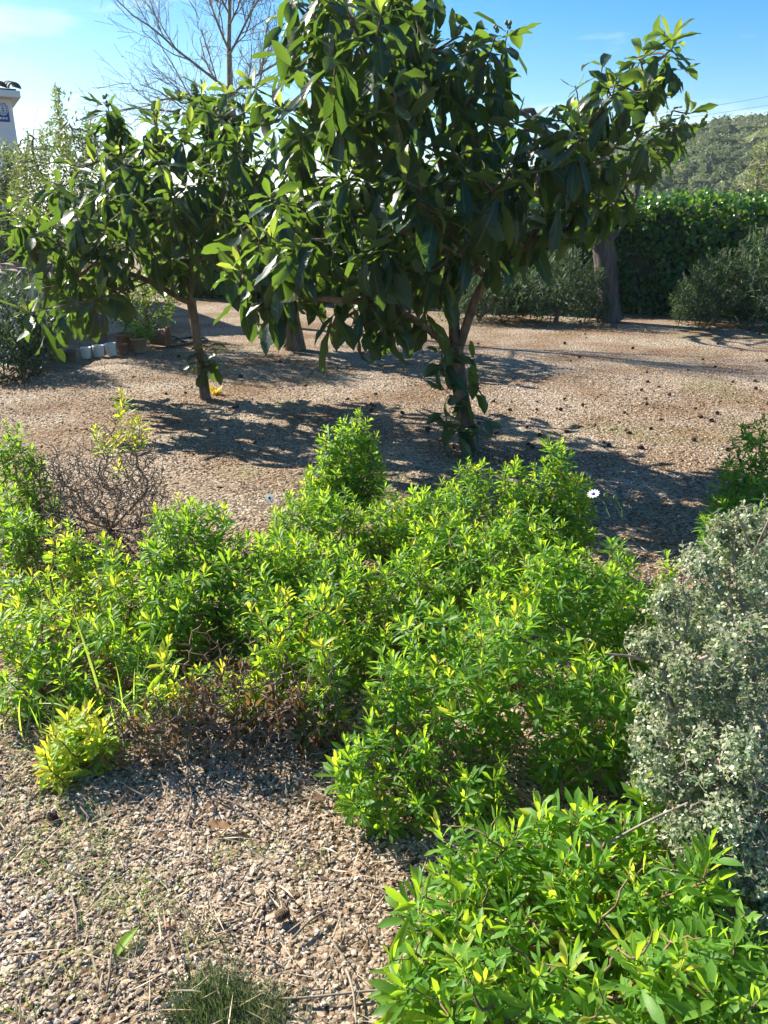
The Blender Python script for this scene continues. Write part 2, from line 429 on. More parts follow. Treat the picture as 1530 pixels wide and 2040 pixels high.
class Group:                                        # many alike pieces that belong to one parent
    def __init__(self, T, mat, part, rest, parent, maxparts=300, min_px=11, rest_label=None):
        self.T, self.mat, self.part, self.rest, self.parent = T, mat, part, rest, parent
        self.maxparts, self.min_px = maxparts, min_px
        self.tid, self.P, self.R, self.S = [], [], [], []
    def add(self, tid, P, R, S):
        self.tid.append(np.asarray(tid)); self.P.append(P); self.R.append(R); self.S.append(np.asarray(S))
    def close(self):
        self.tid = np.concatenate(self.tid).astype(int); self.P = np.concatenate(self.P)
        self.R = np.concatenate(self.R); self.S = np.concatenate(self.S)
        self.W = {}
        for t in np.unique(self.tid):
            i = np.where(self.tid == t)[0]
            V = self.T[t][0]
            self.W[t] = (i, np.einsum('kij,nj->kni', self.R[i] * (self.S[i][:, None, None] if self.S.ndim == 1 else self.S[i][:, None, :]), V) + self.P[i][:, None])

GROUPS = []
SOLIDS = []                                         # point clouds of trunks etc. for the same visibility estimate

# ------------------------------------------------------------------ branching
def grow(root_lines, tips, up=.25, rt=.006, pw=2.2, pathcost=.12, nmid=3, wob=.035, tang=.4):
    """root_lines: list of polylines (arrays); first starts at the base.  tips: (n,3).  returns nodes, parent, radius, tip node ids"""
    pos, par = [], []
    def near(p):
        return int(np.argmin(np.sum((np.array(pos) - p) ** 2, axis=1)))
    for li, L in enumerate(root_lines):
        L = np.asarray(L, float)
        pts = [L[0]]
        for a, b in zip(L[:-1], L[1:]):
            k = max(1, int(np.linalg.norm(b - a) / .12))
            pts += [a + (b - a) * (j + 1) / k for j in range(k)]
        pts = np.array(pts)
        if len(pts) > 4:                            # soften corners
            for _ in range(2):
                pts[1:-1] = .5 * pts[1:-1] + .25 * (pts[:-2] + pts[2:])
        if li == 0:
            pos.append(pts[0]); par.append(-1); last = 0; st = 1
        else:
            last = near(pts[0]); st = 1
        for p in pts[st:]:
            pos.append(p); par.append(last); last = len(pos) - 1
    plen = [0.0] * len(pos)
    for i in range(1, len(pos)):
        plen[i] = plen[par[i]] + np.linalg.norm(pos[i] - pos[par[i]])
    n0 = len(pos)
    PA = np.zeros((n0 + len(tips) * (nmid + 1), 3)); PA[:n0] = np.array(pos)
    PL = np.zeros(len(PA)); PL[:n0] = plen
    par += [0] * (len(PA) - n0)
    n = n0
    tips = np.asarray(tips)
    d0 = np.array([np.min(np.sum((PA[:n0] - t) ** 2, axis=1)) for t in tips]) if len(tips) else []
    ids = np.zeros(len(tips), int)
    for ti in np.argsort(d0):
        t = tips[ti]
        dv = t - PA[:n]
        dist = np.linalg.norm(dv, axis=1)
        cost = dist + pathcost * PL[:n] + .25 * np.maximum(0, -dv[:, 2])
        j = int(np.argmin(cost))
        a = PA[j]; L = dist[j]
        gp = PA[par[j]] if par[j] >= 0 else a - np.array([0, 0, .1])
        t0 = nrm(a - gp) * tang + nrm(t - a) * .8
        t1 = nrm(t - a) + np.array([0, 0, up * 2])
        last = j
        for k in range(1, nmid + 2):
            s = k / (nmid + 1)
            h0 = 2 * s**3 - 3 * s**2 + 1; h1 = s**3 - 2 * s**2 + s; h2 = -2 * s**3 + 3 * s**2; h3 = s**3 - s**2
            p = h0 * a + h1 * nrm(t0) * L + h2 * t + h3 * nrm(t1) * L
            if k <= nmid: p = p + rng.normal(0, wob * L, 3)
            PA[n] = p; par[n] = last; PL[n] = PL[last] + L / (nmid + 1)
            last = n; n += 1
        ids[ti] = last
    PA = PA[:n]; par = np.array(par[:n])
    cnt = np.zeros(n); cnt[ids] = 1
    for i in range(n - 1, 0, -1):
        cnt[par[i]] += max(cnt[i], .3) if i < n0 else cnt[i]
    # root-line order is not strictly topological for counts, so sweep once more by path length
    order = np.argsort(-PL[:n])
    cnt = np.zeros(n); cnt[ids] = 1
    for i in order:
        if par[i] >= 0: cnt[par[i]] += cnt[i]
    rr = rt * np.maximum(cnt, .6) ** (1 / pw)
    return PA, par, rr, ids

def chains_of(PA, par, rr):
    n = len(PA); kids = [[] for _ in range(n)]
    for i in range(1, n):
        kids[par[i]].append(i)
    out = []; stack = [(0, None)]
    while stack:
        s, pre = stack.pop()
        c = [s] if pre is None else [pre, s]
        while kids[c[-1]]:
            ks = sorted(kids[c[-1]], key=lambda q: -rr[q])
            for q in ks[1:]: stack.append((q, c[-1]))
            c.append(ks[0])
        if len(c) > 1:
            R = rr[c].copy()
            if pre is not None: R[0] = R[1]
            out.append((PA[c], R))
    return out

def wood(root, chains, mat, trunk_r=.03, limb_r=.013, sides=8, trunk_name='trunk', limb_name='branch', flare=1.25):
    """trunk, main limbs one by one, twigs joined"""
    loc = np.array(root.location)
    rest = []
    for k, (P, R) in enumerate(chains):
        if k == 0 and trunk_name:
            R = R.copy(); R[:2] *= np.array([flare, 1 + (flare - 1) * .5])[:len(R[:2])]
            V, Q = tubes([(P, R)], 12)
            V = V + rng.normal(0, R[0] * .03, V.shape)
            link(trunk_name, np_mesh(trunk_name, V - loc, Q), mat, root); SOLIDS.append(V)
        elif R[0] > limb_r:
            V, Q = tubes([(P, R)], 8)
            link(limb_name, np_mesh(limb_name, V - loc, Q), mat, root); SOLIDS.append(V)
        else:
            rest.append((P, R))
    if rest:
        V, Q = tubes(rest, 4)
        o = link('twigs', np_mesh('twigs', V - loc, Q), mat, root); o['kind'] = 'stuff'

# ------------------------------------------------------------------ crown sampling
def in_poly(px, py, poly):
    x, y = poly[:, 0], poly[:, 1]; x2, y2 = np.roll(x, -1), np.roll(y, -1)
    c = ((y > py) != (y2 > py)) & (px < (x2 - x) * (py - y) / (y2 - y + 1e-9) + x)
    return np.count_nonzero(c) % 2 == 1

def edge_dist(px, py, poly):
    a = poly; b = np.roll(poly, -1, axis=0); ab = b - a
    t = np.clip(((px - a[:, 0]) * ab[:, 0] + (py - a[:, 1]) * ab[:, 1]) / (np.sum(ab**2, 1) + 1e-9), 0, 1)
    q = a + t[:, None] * ab
    return np.min(np.hypot(q[:, 0] - px, q[:, 1] - py))

def sample_crown(poly, Y0, depth, n, spacing, taper=.8):
    poly = np.array(poly, float); lo, hi = poly.min(0), poly.max(0)
    pts = []; tries = 0
    while len(pts) < n and tries < n * 60:
        tries += 1
        x, y = U(lo[0], hi[0]), U(lo[1], hi[1])
        if not in_poly(x, y, poly): continue
        e = edge_dist(x, y, poly) * Y0 / F
        hd = depth * math.sqrt(min(1, e / taper + .05))
        s = U(-1, 1); s = math.copysign(abs(s) ** .7, s)
        p = A(x, y, Y0 + s * hd)
        if pts and np.min(np.sum((np.array(pts) - p) ** 2, axis=1)) < spacing**2: continue
        pts.append(p)
    return np.array(pts)

GOLD = 2.39996

def whorl(grp, p, axis, n, L0, L1, e_low, e_high, span, ntpl, tint_lo, tint_hi, world_up=1.0, roll=.35, jit=.2, az0=None):
    """n leaves in a spiral round the end of a shoot; from the lowest (k=0) to the youngest"""
    k = np.arange(n); s = (k + .5) / n
    az = (U(0, 6.28) if az0 is None else az0) + k * GOLD + rng.normal(0, .25, n)
    ax = nrm(axis)
    upv = nrm(ax * (1 - world_up) + np.array([0, 0, 1.0]) * world_up)
    ref = np.array([1.0, 0, 0]) if abs(upv[0]) < .9 else np.array([0, 1.0, 0])
    b = nrm(np.cross(upv, ref)); c = np.cross(upv, b)
    radial = np.cos(az)[:, None] * b + np.sin(az)[:, None] * c
    el = e_low + (e_high - e_low) * s + rng.normal(0, jit, n)
    D = np.cos(el)[:, None] * radial + np.sin(el)[:, None] * upv
    Nn = -np.sin(el)[:, None] * radial + np.cos(el)[:, None] * upv + rng.normal(0, roll, (n, 3))
    L = (L0 + (L1 - L0) * s) * U(.8, 1.15, n)
    P = p[None] - ax[None] * (span * (1 - s))[:, None]
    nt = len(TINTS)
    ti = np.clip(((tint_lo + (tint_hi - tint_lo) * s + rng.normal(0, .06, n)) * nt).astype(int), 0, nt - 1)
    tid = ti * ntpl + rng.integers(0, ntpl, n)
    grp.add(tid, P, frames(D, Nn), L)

# ------------------------------------------------------------------ the setting: ground
def gz(x, y):
    return .006 * np.sin(x * 2.1 + 1) * np.cos(y * 1.7) + .004 * np.sin(x * 5.3 + y * 4.1)

gx = np.concatenate([[-900, -300, -120, -60, -30, -18], np.arange(-12, 12.01, .2), [18, 30, 60, 120, 300, 900]])
gy = np.concatenate([[-900, -300, -100, -40, -15, -6], np.arange(-2, 22.01, .2), [30, 45, 70, 120, 300, 900, 2000]])
XX, YY = np.meshgrid(gx, gy)
ZZ = np.where((np.abs(XX) < 12.1) & (YY > -2.1) & (YY < 22.1), gz(XX, YY), 0.0)
nxg = len(gx)
ii, jj = np.meshgrid(np.arange(nxg - 1), np.arange(len(gy) - 1))
k0 = (jj * nxg + ii).ravel()
ground = link('ground', np_mesh('ground', np.stack([XX, YY, ZZ], -1).reshape(-1, 3), np.stack([k0, k0 + 1, k0 + nxg + 1, k0 + nxg], -1)), M['ground'])
tag(ground, 'beige gravel and bare earth of the garden floor', kind='structure')

# gravel stones
def stone_templates(n):
    t = (1 + 5**.5) / 2
    V0 = nrm(np.array([(-1, t, 0), (1, t, 0), (-1, -t, 0), (1, -t, 0), (0, -1, t), (0, 1, t), (0, -1, -t), (0, 1, -t), (t, 0, -1), (t, 0, 1), (-t, 0, -1), (-t, 0, 1)], float))
    T0 = np.array([(0, 11, 5), (0, 5, 1), (0, 1, 7), (0, 7, 10), (0, 10, 11), (1, 5, 9), (5, 11, 4), (11, 10, 2), (10, 7, 6), (7, 1, 8), (3, 9, 4), (3, 4, 2), (3, 2, 6), (3, 6, 8), (3, 8, 9), (4, 9, 5), (2, 4, 11), (6, 2, 10), (8, 6, 7), (9, 8, 1)])
    out = []
    for i in range(n):
        V = V0 * U(.75, 1.2, (12, 1)) * np.array([U(.8, 1.3), U(.55, .95), U(.25, .5)]) * .5
        out.append((V, T0, np.tile((0, 0, (i % 10) / 9.0), (12, 1))))
    return out

T_STONE = stone_templates(40)
def chip_templates(n):
    V0 = np.array([(1, 0, 0), (-1, 0, 0), (0, 1, 0), (0, -1, 0), (0, 0, 1), (0, 0, -1)], float)
    T0 = np.array([(0, 2, 4), (2, 1, 4), (1, 3, 4), (3, 0, 4), (2, 0, 5), (1, 2, 5), (3, 1, 5), (0, 3, 5)])
    return [((V0 + rng.normal(0, .16, V0.shape)) * np.array([U(.8, 1.2), U(.6, 1.), U(.35, .6)]) * .55, T0, np.tile((0, 0, (i % 10) / 9.0), (6, 1))) for i in range(n)]
T_STONE = T_STONE + chip_templates(40)
sg = Group(T_STONE, M['stone'], 'pebble', 'gravel', ground, min_px=9)
def scatter_stones(n, y0, y1, s0, s1, sink=.15):
    # uniform over the trapezoid of ground that the view covers between y0 and y1 (with a margin at the sides)
    y = np.sqrt(U(y0**2, y1**2, n)) if y0 > 0 else U(y0, y1, n)
    hw = .36 + .545 * y
    x = U(-1, 1, n) * hw
    s = s0 * (s1 / s0) ** (rng.beta(1.3, 2.0, n))
    keep = np.sin(x * 3.1 + 1.3 * np.sin(y * 2.3)) * np.sin(y * 3.7 + 1.1 * np.sin(x * 2.9) + .6) + rng.normal(0, .45, n) > -.55
    yaw = U(0, 6.28, n); tl = rng.normal(0, .35, (n, 2))
    up = nrm(np.stack([tl[:, 0], tl[:, 1], np.ones(n)], -1))
    d = np.stack([np.cos(yaw), np.sin(yaw), np.zeros(n)], -1); d = nrm(d - up * np.sum(d * up, 1)[:, None])
    tid = np.clip((rng.beta(2.2, 2, n) * 10).astype(int), 0, 9) + 10 * rng.integers(0, 4, n)
    z = gz(x, y) + s * U(.02, .28, n)
    tid = np.where(s * F / y < 15, tid + 40, tid)       # those that show only a few pixels are eight-faced chips
    sg.add(tid[keep], np.stack([x, y, z], -1)[keep], frames(d, up)[keep], s[keep])
scatter_stones(42000, .85, 2.35, .005, .020)
scatter_stones(20000, 2.3, 4.2, .008, .022)
scatter_stones(22000, 4.2, 8.5, .010, .028)
GROUPS.append(sg)

# ------------------------------------------------------------------ loquat trees
def oval_mesh(name, n, seed):
    r = np.random.default_rng(seed)
    V0, T0, _ = T_STONE[0]
    import bmesh
    bm = bmesh.new()
    for i in range(n):
        res = bmesh.ops.create_icosphere(bm, subdivisions=1, radius=1)
        s = r.uniform(.009, .0135); off = r.normal(0, .011, 3); off[2] = abs(off[2]) * 1.5 + .006 * i
        for v in res['verts']:
            v.co = Vector((v.co.x * s + off[0], v.co.y * s + off[1], v.co.z * s * 1.35 + off[2]))
    for f in bm.faces: f.smooth = True
    me = bpy.data.meshes.new(name); bm.to_mesh(me); bm.free()
    me.materials.append(M['fruit'])
    return me
FRUIT = [oval_mesh('fruit_cluster', k, i) for i, k in enumerate((4, 6, 8))]

def loquat(name, label, group, base, lines, tips, leafL=(.305, .19), nleaf=(7, 11), fruit=.25, suckers=None, rt=.0044, tr=(-.05, .55)):
    root = empty(name, base)
    tag(root, label, 'tree', group)
    allt = np.concatenate([tips, suckers]) if suckers is not None else tips
    PA, par, rr, ids = grow(lines, allt, rt=rt)
    ch = chains_of(PA, par, rr)
    wood(root, ch, M['bark_loquat'])
    g = Group(T_LOQ, M['loquat'], 'leaf', 'foliage', root)
    for i, t in enumerate(allt):
        ax = PA[ids[i]] - PA[par[ids[i]]]
        suck = i >= len(tips)
        n = int(rng.integers(nleaf[0], nleaf[1] + 1)) if not suck else 6
        sc = .8 if suck else U(.72, 1.1)
        if project(t)[0] > 1130: sc *= .84
        ax = nrm(nrm(ax) + np.array([0, 0, .6]))
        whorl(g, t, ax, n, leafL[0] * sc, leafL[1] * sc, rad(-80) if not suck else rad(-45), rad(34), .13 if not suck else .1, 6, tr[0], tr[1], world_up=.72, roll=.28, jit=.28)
        if not suck and U() < .42:                  # upright young leaves at the very end
            whorl(g, t, ax, 3, .15, .13, rad(35), rad(75), .02, 6, .75, 1.0, world_up=.6, roll=.3, jit=.2)
        if not suck and U() < fruit:
            o = link('fruit_cluster', FRUIT[i % 3], None, root)
            o.location = Vector(t + ax * .015 - np.array(root.location)); o.rotation_euler = (U(-.5, .5), U(-.5, .5), U(0, 6))
    GROUPS.append(g)
    return root

# nearer, larger tree
B1 = G(935, 893); Y1 = B1[1]
def a1(x, y, dy): return A(x, y, Y1 + dy)
lines1 = [
    [B1, a1(925, 830, 0), a1(913, 770, .02), a1(908, 705, .03), a1(903, 610, .05), a1(897, 500, .1), a1(895, 380, .12), a1(865, 290, .05), a1(838, 170, -.05), a1(815, 70, -.1)],
    [a1(910, 705, .03), a1(936, 630, .0), a1(958, 555, -.1), a1(1005, 505, -.15), a1(1070, 470, -.1), a1(1160, 450, .1), a1(1250, 375, .25), a1(1320, 270, .35)],
    [a1(909, 710, .03), a1(855, 655, -.25), a1(800, 618, -.45), a1(720, 595, -.6), a1(620, 600, -.5), a1(545, 570, -.3)],
    [a1(958, 555, -.1), a1(945, 525, -.35), a1(890, 490, -.6), a1(800, 460, -.8)],
    [a1(896, 440, .1), a1(800, 350, .35), a1(690, 250, .5), a1(600, 165, .5)],
    [a1(896, 400, .1), a1(960, 290, .3), a1(990, 170, .35), a1(1000, 110, .3)],
    [a1(1070, 470, -.1), a1(1110, 350, -.3), a1(1180, 230, -.2), a1(1270, 150, 0), a1(1325, 110, .05)],
    [a1(900, 560, .06), a1(840, 500, .5), a1(700, 440, .9), a1(600, 400, 1.0)],
]
poly1 = [(575, -60), (760, -110), (900, -60), (925, 60), (1000, 50), (1010, 130), (960, 180), (1010, 220), (1080, 190), (1150, 150),
         (1230, 110), (1340, 70), (1370, 130), (1320, 180), (1250, 220), (1320, 215), (1415, 225), (1380, 255), (1300, 290), (1220, 320), (1200, 390),
         (1060, 430), (960, 480), (900, 480), (830, 510), (800, 590), (730, 630), (690, 560), (600, 580), (520, 575), (440, 510), (460, 430),
         (550, 380), (610, 310), (530, 250), (530, 170), (560, 100)]
tips1 = sample_crown(poly1, Y1 - .05, 1.15, 190, .185)
extra1 = np.array([a1(1340, 95, .05), a1(1310, 150, 0), a1(1012, 60, .3), a1(1395, 250, .3), a1(1330, 290, .2), a1(1200, 130, -.1), a1(1240, 190, -.1), a1(555, 95, .4), a1(500, 170, .3),
                   a1(735, 580, -.6), a1(690, 600, -.5), a1(570, 550, -.3), a1(520, 530, -.2), a1(720, 500, -.9), a1(890, 430, -.9), a1(650, 400, -.7), a1(600, 480, -.7),
                   a1(760, 625, -.45), a1(1230, 370, .1), a1(1080, 340, -.7), a1(980, 380, -.8), a1(1180, 330, -.5), a1(840, 380, -.9), a1(1340, 220, .2), a1(480, 500, 0), a1(560, 520, -.5), a1(470, 560, 0), a1(745, 640, -.6), a1(700, 650, -.5), a1(790, 640, -.5), a1(850, 540, -.7), a1(900, 510, -.6), a1(940, 480, -.5), a1(600, 600, -.4), a1(560, 610, -.2), a1(840, 600, -.2), a1(985, 480, -.3), a1(1150, 400, 0), a1(1200, 385, .1), a1(1240, 345, .2), a1(1180, 420, .1), a1(1110, 430, -.2), a1(1215, 420, .15), a1(1130, 380, -.3)])
suck1 = np.array([a1(902, 690, -.12), a1(878, 735, -.1), a1(890, 775, -.14), a1(885, 815, -.1), a1(955, 765, -.05), a1(965, 835, -.05), a1(897, 850, -.12), a1(930, 850, -.15), a1(945, 715, .1), a1(870, 700, 0)])
loquat('loquat_tree', 'largest loquat tree with broad dark ribbed leaves, leafy sprouts at its trunk', 'loquat trees on the gravel', B1, lines1, np.concatenate([tips1, extra1]), suckers=suck1)

# tree to the left
B2 = G(410, 795); Y2 = B2[1]
def a2(x, y, dy): return A(x, y, Y2 + dy)
lines2 = [
    [B2, a2(400, 720, 0), a2(388, 650, 0), a2(380, 600, 0), a2(374, 530, 0), a2(385, 450, .1), a2(400, 340, .1), a2(420, 250, .1)],
    [a2(382, 612, 0), a2(330, 575, -.2), a2(270, 545, -.4), a2(180, 530, -.6), a2(90, 470, -.6)],
    [a2(376, 545, 0), a2(420, 480, .2), a2(470, 450, .3), a2(520, 400, .3)],
    [a2(384, 615, 0), a2(410, 590, .2), a2(470, 560, .4)],
    [a2(374, 520, 0), a2(310, 430, -.1), a2(240, 340, -.2), a2(215, 250, -.1)],
    [a2(300, 560, -.3), a2(220, 590, -.8), a2(120, 610, -1.0), a2(70, 620, -1.0)],
]
poly2 = [(205, 200), (250, 230), (320, 230), (380, 190), (440, 175), (500, 200), (540, 280), (590, 330), (560, 420), (480, 440), (440, 470), (400, 520),
         (330, 520), (260, 550), (200, 600), (110, 625), (50, 610), (60, 580), (130, 540), (60, 500), (5, 430), (40, 400), (90, 330), (150, 320), (220, 290)]
tips2 = sample_crown(poly2, Y2, 1.3, 132, .21)
extra2 = np.array([a2(215, 215, -.1), a2(230, 240, 0), a2(20, 420, -.5), a2(60, 450, -.6), a2(55, 622, -1.0), a2(100, 615, -1.0), a2(165, 610, -.9), a2(200, 590, -.9),
                   a2(395, 200, .1), a2(460, 190, .1), a2(300, 330, -.6), a2(340, 420, -.8), a2(150, 420, -.8)])
suck2 = np.array([a2(415, 690, -.1), a2(425, 720, -.05), a2(395, 715, -.1), a2(432, 700, 0)])
loquat('loquat_tree', 'slimmer loquat tree left of the largest one, wide drooping crown', 'loquat trees on the gravel', B2, lines2, np.concatenate([tips2, extra2]), suckers=suck2, rt=.0042, tr=(-.05, .5))

# tree behind, thick trunk
B3 = G(588, 697); Y3 = B3[1]
def a3(x, y, dy): return A(x, y, Y3 + dy)
lines3 = [[B3, a3(582, 660, 0), a3(575, 610, 0), a3(570, 540, 0), a3(560, 450, 0)], [a3(575, 600, 0), a3(640, 540, .2), a3(690, 470, .3)], [a3(572, 580, 0), a3(510, 520, -.2), a3(470, 440, -.3)]]
poly3 = [(470, 360), (560, 300), (680, 330), (760, 430), (740, 540), (640, 580), (540, 570), (450, 520)]
tips3 = sample_crown(poly3, Y3, 1.1, 75, .26)
loquat('loquat_tree', 'far loquat with thick short trunk, behind the left branches of the largest one', 'loquat trees on the gravel', B3, lines3, tips3, rt=.0165, fruit=0)

# ------------------------------------------------------------------ leafy shrubs
YS = 0.93
def lobe(x, ytop, Y, w, ry=None, zb=0.0):
    Y = Y * YS                                      # the bed's bushes stand a little nearer, and so taller, than first read off
    t = A(x, ytop, Y); rx = w * Y / F * 1.06
    zt = max(t[2], .08)
    return (t[0], Y, zb + (zt - zb) * .45, rx, ry or rx, (zt - zb) * .56)

GK = nrm(np.random.default_rng(5).normal(size=(4, 3))).T; GPH = np.array([.3, 1.7, 4.0, 2.2])
def shell_points(lobes, spacing, inner=.35, nmax=1200, zmin=.03, low=-.45, rough=.09, gaps=0.0):
    pts, nor = [], []
    L = np.array(lobes)
    area = sum(4 * np.pi * ((l[3] * l[4]) ** 1.6 / 3 + 2 * (l[3] * l[5]) ** 1.6 / 3) ** (1 / 1.6) for l in lobes)
    tries = int(area / spacing**2 * 3) + 50
    cell = {}
    for _ in range(tries):
        if len(pts) >= nmax: break
        l = lobes[rng.integers(len(lobes))]
        d = nrm(rng.normal(size=3))
        if d[2] < low: continue
        rsc = U(.99 - rough, .99 + rough) if U() > inner else U(.55, .85)
        c = np.array(l[:3]); r = np.array(l[3:])
        p = c + d * r * rsc
        if p[2] < zmin: continue
        q = np.sum(((p - L[:, :3]) / (L[:, 3:] * .86)) ** 2, axis=1)
        if rsc > .88 and np.any(q < 1): continue
        if gaps and rsc > .84 and (np.sin(p @ GK * 13.0 + GPH).mean() < gaps): continue
        key = tuple((p / spacing).astype(int))
        ok = True
        for dx in (-1, 0, 1):
            for dy in (-1, 0, 1):
                for dz in (-1, 0, 1):
                    for o in cell.get((key[0] + dx, key[1] + dy, key[2] + dz), ()):
                        if np.sum((o - p) ** 2) < spacing**2: ok = False; break
                    if not ok: break
                if not ok: break
            if not ok: break
        if not ok: continue
        cell.setdefault(key, []).append(p)
        pts.append(p); nor.append(nrm(d / r * r.mean()))
    return np.array(pts), np.array(nor)

def shrub(name, label, cat, group, lobes, spacing=.05, leaf=(.066, .036), n=(14, 20), tint=(.05, .70), mat='daisy', T=None, ntpl=4, stemmat='stem',
          base=None, e=(-5, 72), span=.06, dead=.25, inner=.3, rt=.0016, up=.55, roll=.3, bare=0, maxparts=300, minpx=11, low=-.45, nmax=1300, zmin=.03, world_up=.35, leaf_frac=1.0, pw=2.5, wob=.06, rough=.15, gaps=-.16):
    T = T or T_DAISY
    L = np.array(lobes)
    if base is None:
        base = np.array([L[:, 0].mean(), L[:, 1].mean(), 0.0])
    root = empty(name, base); tag(root, label, cat, group)
    P, Nn = shell_points(lobes, spacing, inner, nmax=nmax, low=low, zmin=zmin, rough=rough, gaps=gaps)
    if bare:
        Pb, _ = shell_points(lobes, spacing * .8, .6, nmax=bare, low=-.2)
        tips = np.concatenate([P, Pb])
    else:
        tips = P
    lines = [[base - np.array([0, 0, .02]), base + np.array([0, 0, .05])]]
    known = [base + np.array([0, 0, .05])]
    for l in sorted(lobes, key=lambda q: np.hypot(q[0] - base[0], q[1] - base[1])):
        if min(l[3:]) < .065: continue                   # small sprays hang on the nearest stem
        c = np.array(l[:3]); c[2] *= .8
        k = known[int(np.argmin([np.linalg.norm(q - c) for q in known]))]
        mid = k * .5 + c * .5 + np.array([U(-.05, .05), U(-.05, .05), U(-.02, .03)]); mid[2] = max(mid[2], .02)
        lines.append([k, mid, c]); known += [mid, c]
    PA, par, rr, ids = grow(lines, tips, up=.35, rt=rt, pw=pw, nmid=2, wob=wob)
    ch = chains_of(PA, par, rr)
    wood(root, ch, M[stemmat], limb_r=rt * 3.4, trunk_name='stem', limb_name='stem')
    g = Group(T, M[mat], 'leaf', 'foliage', root, maxparts=maxparts, min_px=minpx)
    gd = Group(T, M['deadleaf'], 'dead_leaf', 'dead_leaves', root, maxparts=40, min_px=14)
    nd = 0
    for i in range(len(P)):
        if U() > leaf_frac: continue
        ax = nrm(Nn[i] * (1 - up) + np.array([0, 0, up]) + rng.normal(0, .15, 3))
        k = int(rng.integers(n[0], n[1] + 1)); s = U(.62, 1.18)
        dt = rng.normal(0, .13)
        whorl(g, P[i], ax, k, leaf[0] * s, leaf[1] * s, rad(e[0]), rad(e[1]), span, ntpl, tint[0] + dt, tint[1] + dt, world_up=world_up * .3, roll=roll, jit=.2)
        if U() < dead and Nn[i][2] < .85:
            whorl(gd, P[i] - ax * (span + .02), ax, 8, leaf[0] * .7, leaf[0] * .6, rad(-75), rad(-35), span * 1.6, ntpl, 0, 1, world_up=.8, roll=.6, jit=.4); nd += 1
    GROUPS.append(g)
    if nd: GROUPS.append(gd)
    return root

GD = 'daisy bushes in the planting bed'
shrub('daisy_bush', 'upright bright green bush standing alone behind the row, below the largest tree', 'bush', GD,
      [lobe(705, 832, 4.0, 52), lobe(672, 858, 3.95, 48), lobe(650, 905, 3.9, 45), lobe(715, 900, 3.95, 52)], spacing=.045, low=-.2, dead=.2)
shrub('daisy_bush', 'spreading green bush in front of the upright bush, middle of the row', 'bush', GD,
      [lobe(600, 985, 3.55, 70), lobe(680, 985, 3.5, 90), lobe(760, 975, 3.45, 80), lobe(650, 1080, 3.0, 100), lobe(560, 1050, 3.2, 60), lobe(690, 1130, 2.7, 100), lobe(800, 1110, 2.75, 90), lobe(740, 1210, 2.5, 70)], spacing=.052)
shrub('daisy_bush', 'rounded green bush of the row directly below the largest tree trunk', 'bush', GD,
      [lobe(850, 950, 3.45, 70), lobe(930, 925, 3.5, 75), lobe(1015, 930, 3.5, 60), lobe(880, 1030, 3.1, 90), lobe(960, 1060, 2.95, 90), lobe(1050, 1010, 3.15, 70)], spacing=.052, dead=.25)
shrub('daisy_bush', 'tallest tufted bush at the right end of the back row', 'bush', GD,
      [lobe(1110, 890, 3.45, 45), lobe(1075, 930, 3.45, 40), lobe(1150, 945, 3.45, 45), lobe(1100, 985, 3.4, 60)], spacing=.048)
shrub('daisy_bush', 'domed bright green bush right of the bare dead shrub', 'bush', GD,
      [lobe(365, 1000, 3.05, 78), lobe(330, 1050, 2.95, 60), lobe(450, 1020, 3.05, 60), lobe(530, 1070, 2.95, 60), lobe(420, 1100, 2.8, 75), lobe(330, 1140, 2.65, 70), lobe(520, 1150, 2.65, 70)], spacing=.05, dead=.25)
shrub('daisy_bush', 'loose yellowish green bush at the left edge, middle height', 'bush', GD,
      [lobe(120, 1050, 3.05, 50), lobe(190, 1075, 2.95, 60), lobe(40, 1110, 2.85, 70), lobe(230, 1120, 2.8, 65), lobe(120, 1150, 2.7, 80), lobe(40, 1200, 2.55, 80)], spacing=.056, tint=(.3, .85), dead=.15)
shrub('daisy_bush', 'scraggly low green bush at the left edge above the gravel', 'bush', GD,
      [lobe(60, 1270, 2.38, 75), lobe(200, 1215, 2.45, 75), lobe(150, 1320, 2.3, 60), lobe(270, 1270, 2.38, 55), lobe(20, 1350, 2.25, 50)], spacing=.055, tint=(.15, .7), dead=.4, bare=70)
shrub('daisy_bush', 'sparse bush with yellow leaf tufts over bare brown stems, in front of the domed bush', 'bush', GD,
      [lobe(400, 1240, 2.22, 70), lobe(470, 1280, 2.2, 50), lobe(330, 1285, 2.18, 60)], spacing=.055, tint=(.45, 1.0), dead=.3, bare=150, inner=.1)
shrub('daisy_bush', 'small yellow and green tufted bush between the domed bush and the big front bush', 'bush', GD,
      [lobe(575, 1190, 2.35, 70), lobe(640, 1180, 2.4, 60), lobe(520, 1230, 2.25, 50), lobe(640, 1290, 2.15, 55)], spacing=.052, tint=(.35, .85), dead=.4, bare=120)
shrub('daisy_bush', 'small yellow green bush sprawling alone on the gravel edge at left', 'bush', GD,
      [lobe(150, 1420, 2.05, 60), lobe(110, 1470, 1.95, 45), lobe(190, 1450, 2.0, 35)], spacing=.045, tint=(.62, 1.0), leaf=(.07, .04), dead=.1, zmin=.02, gaps=-.5)
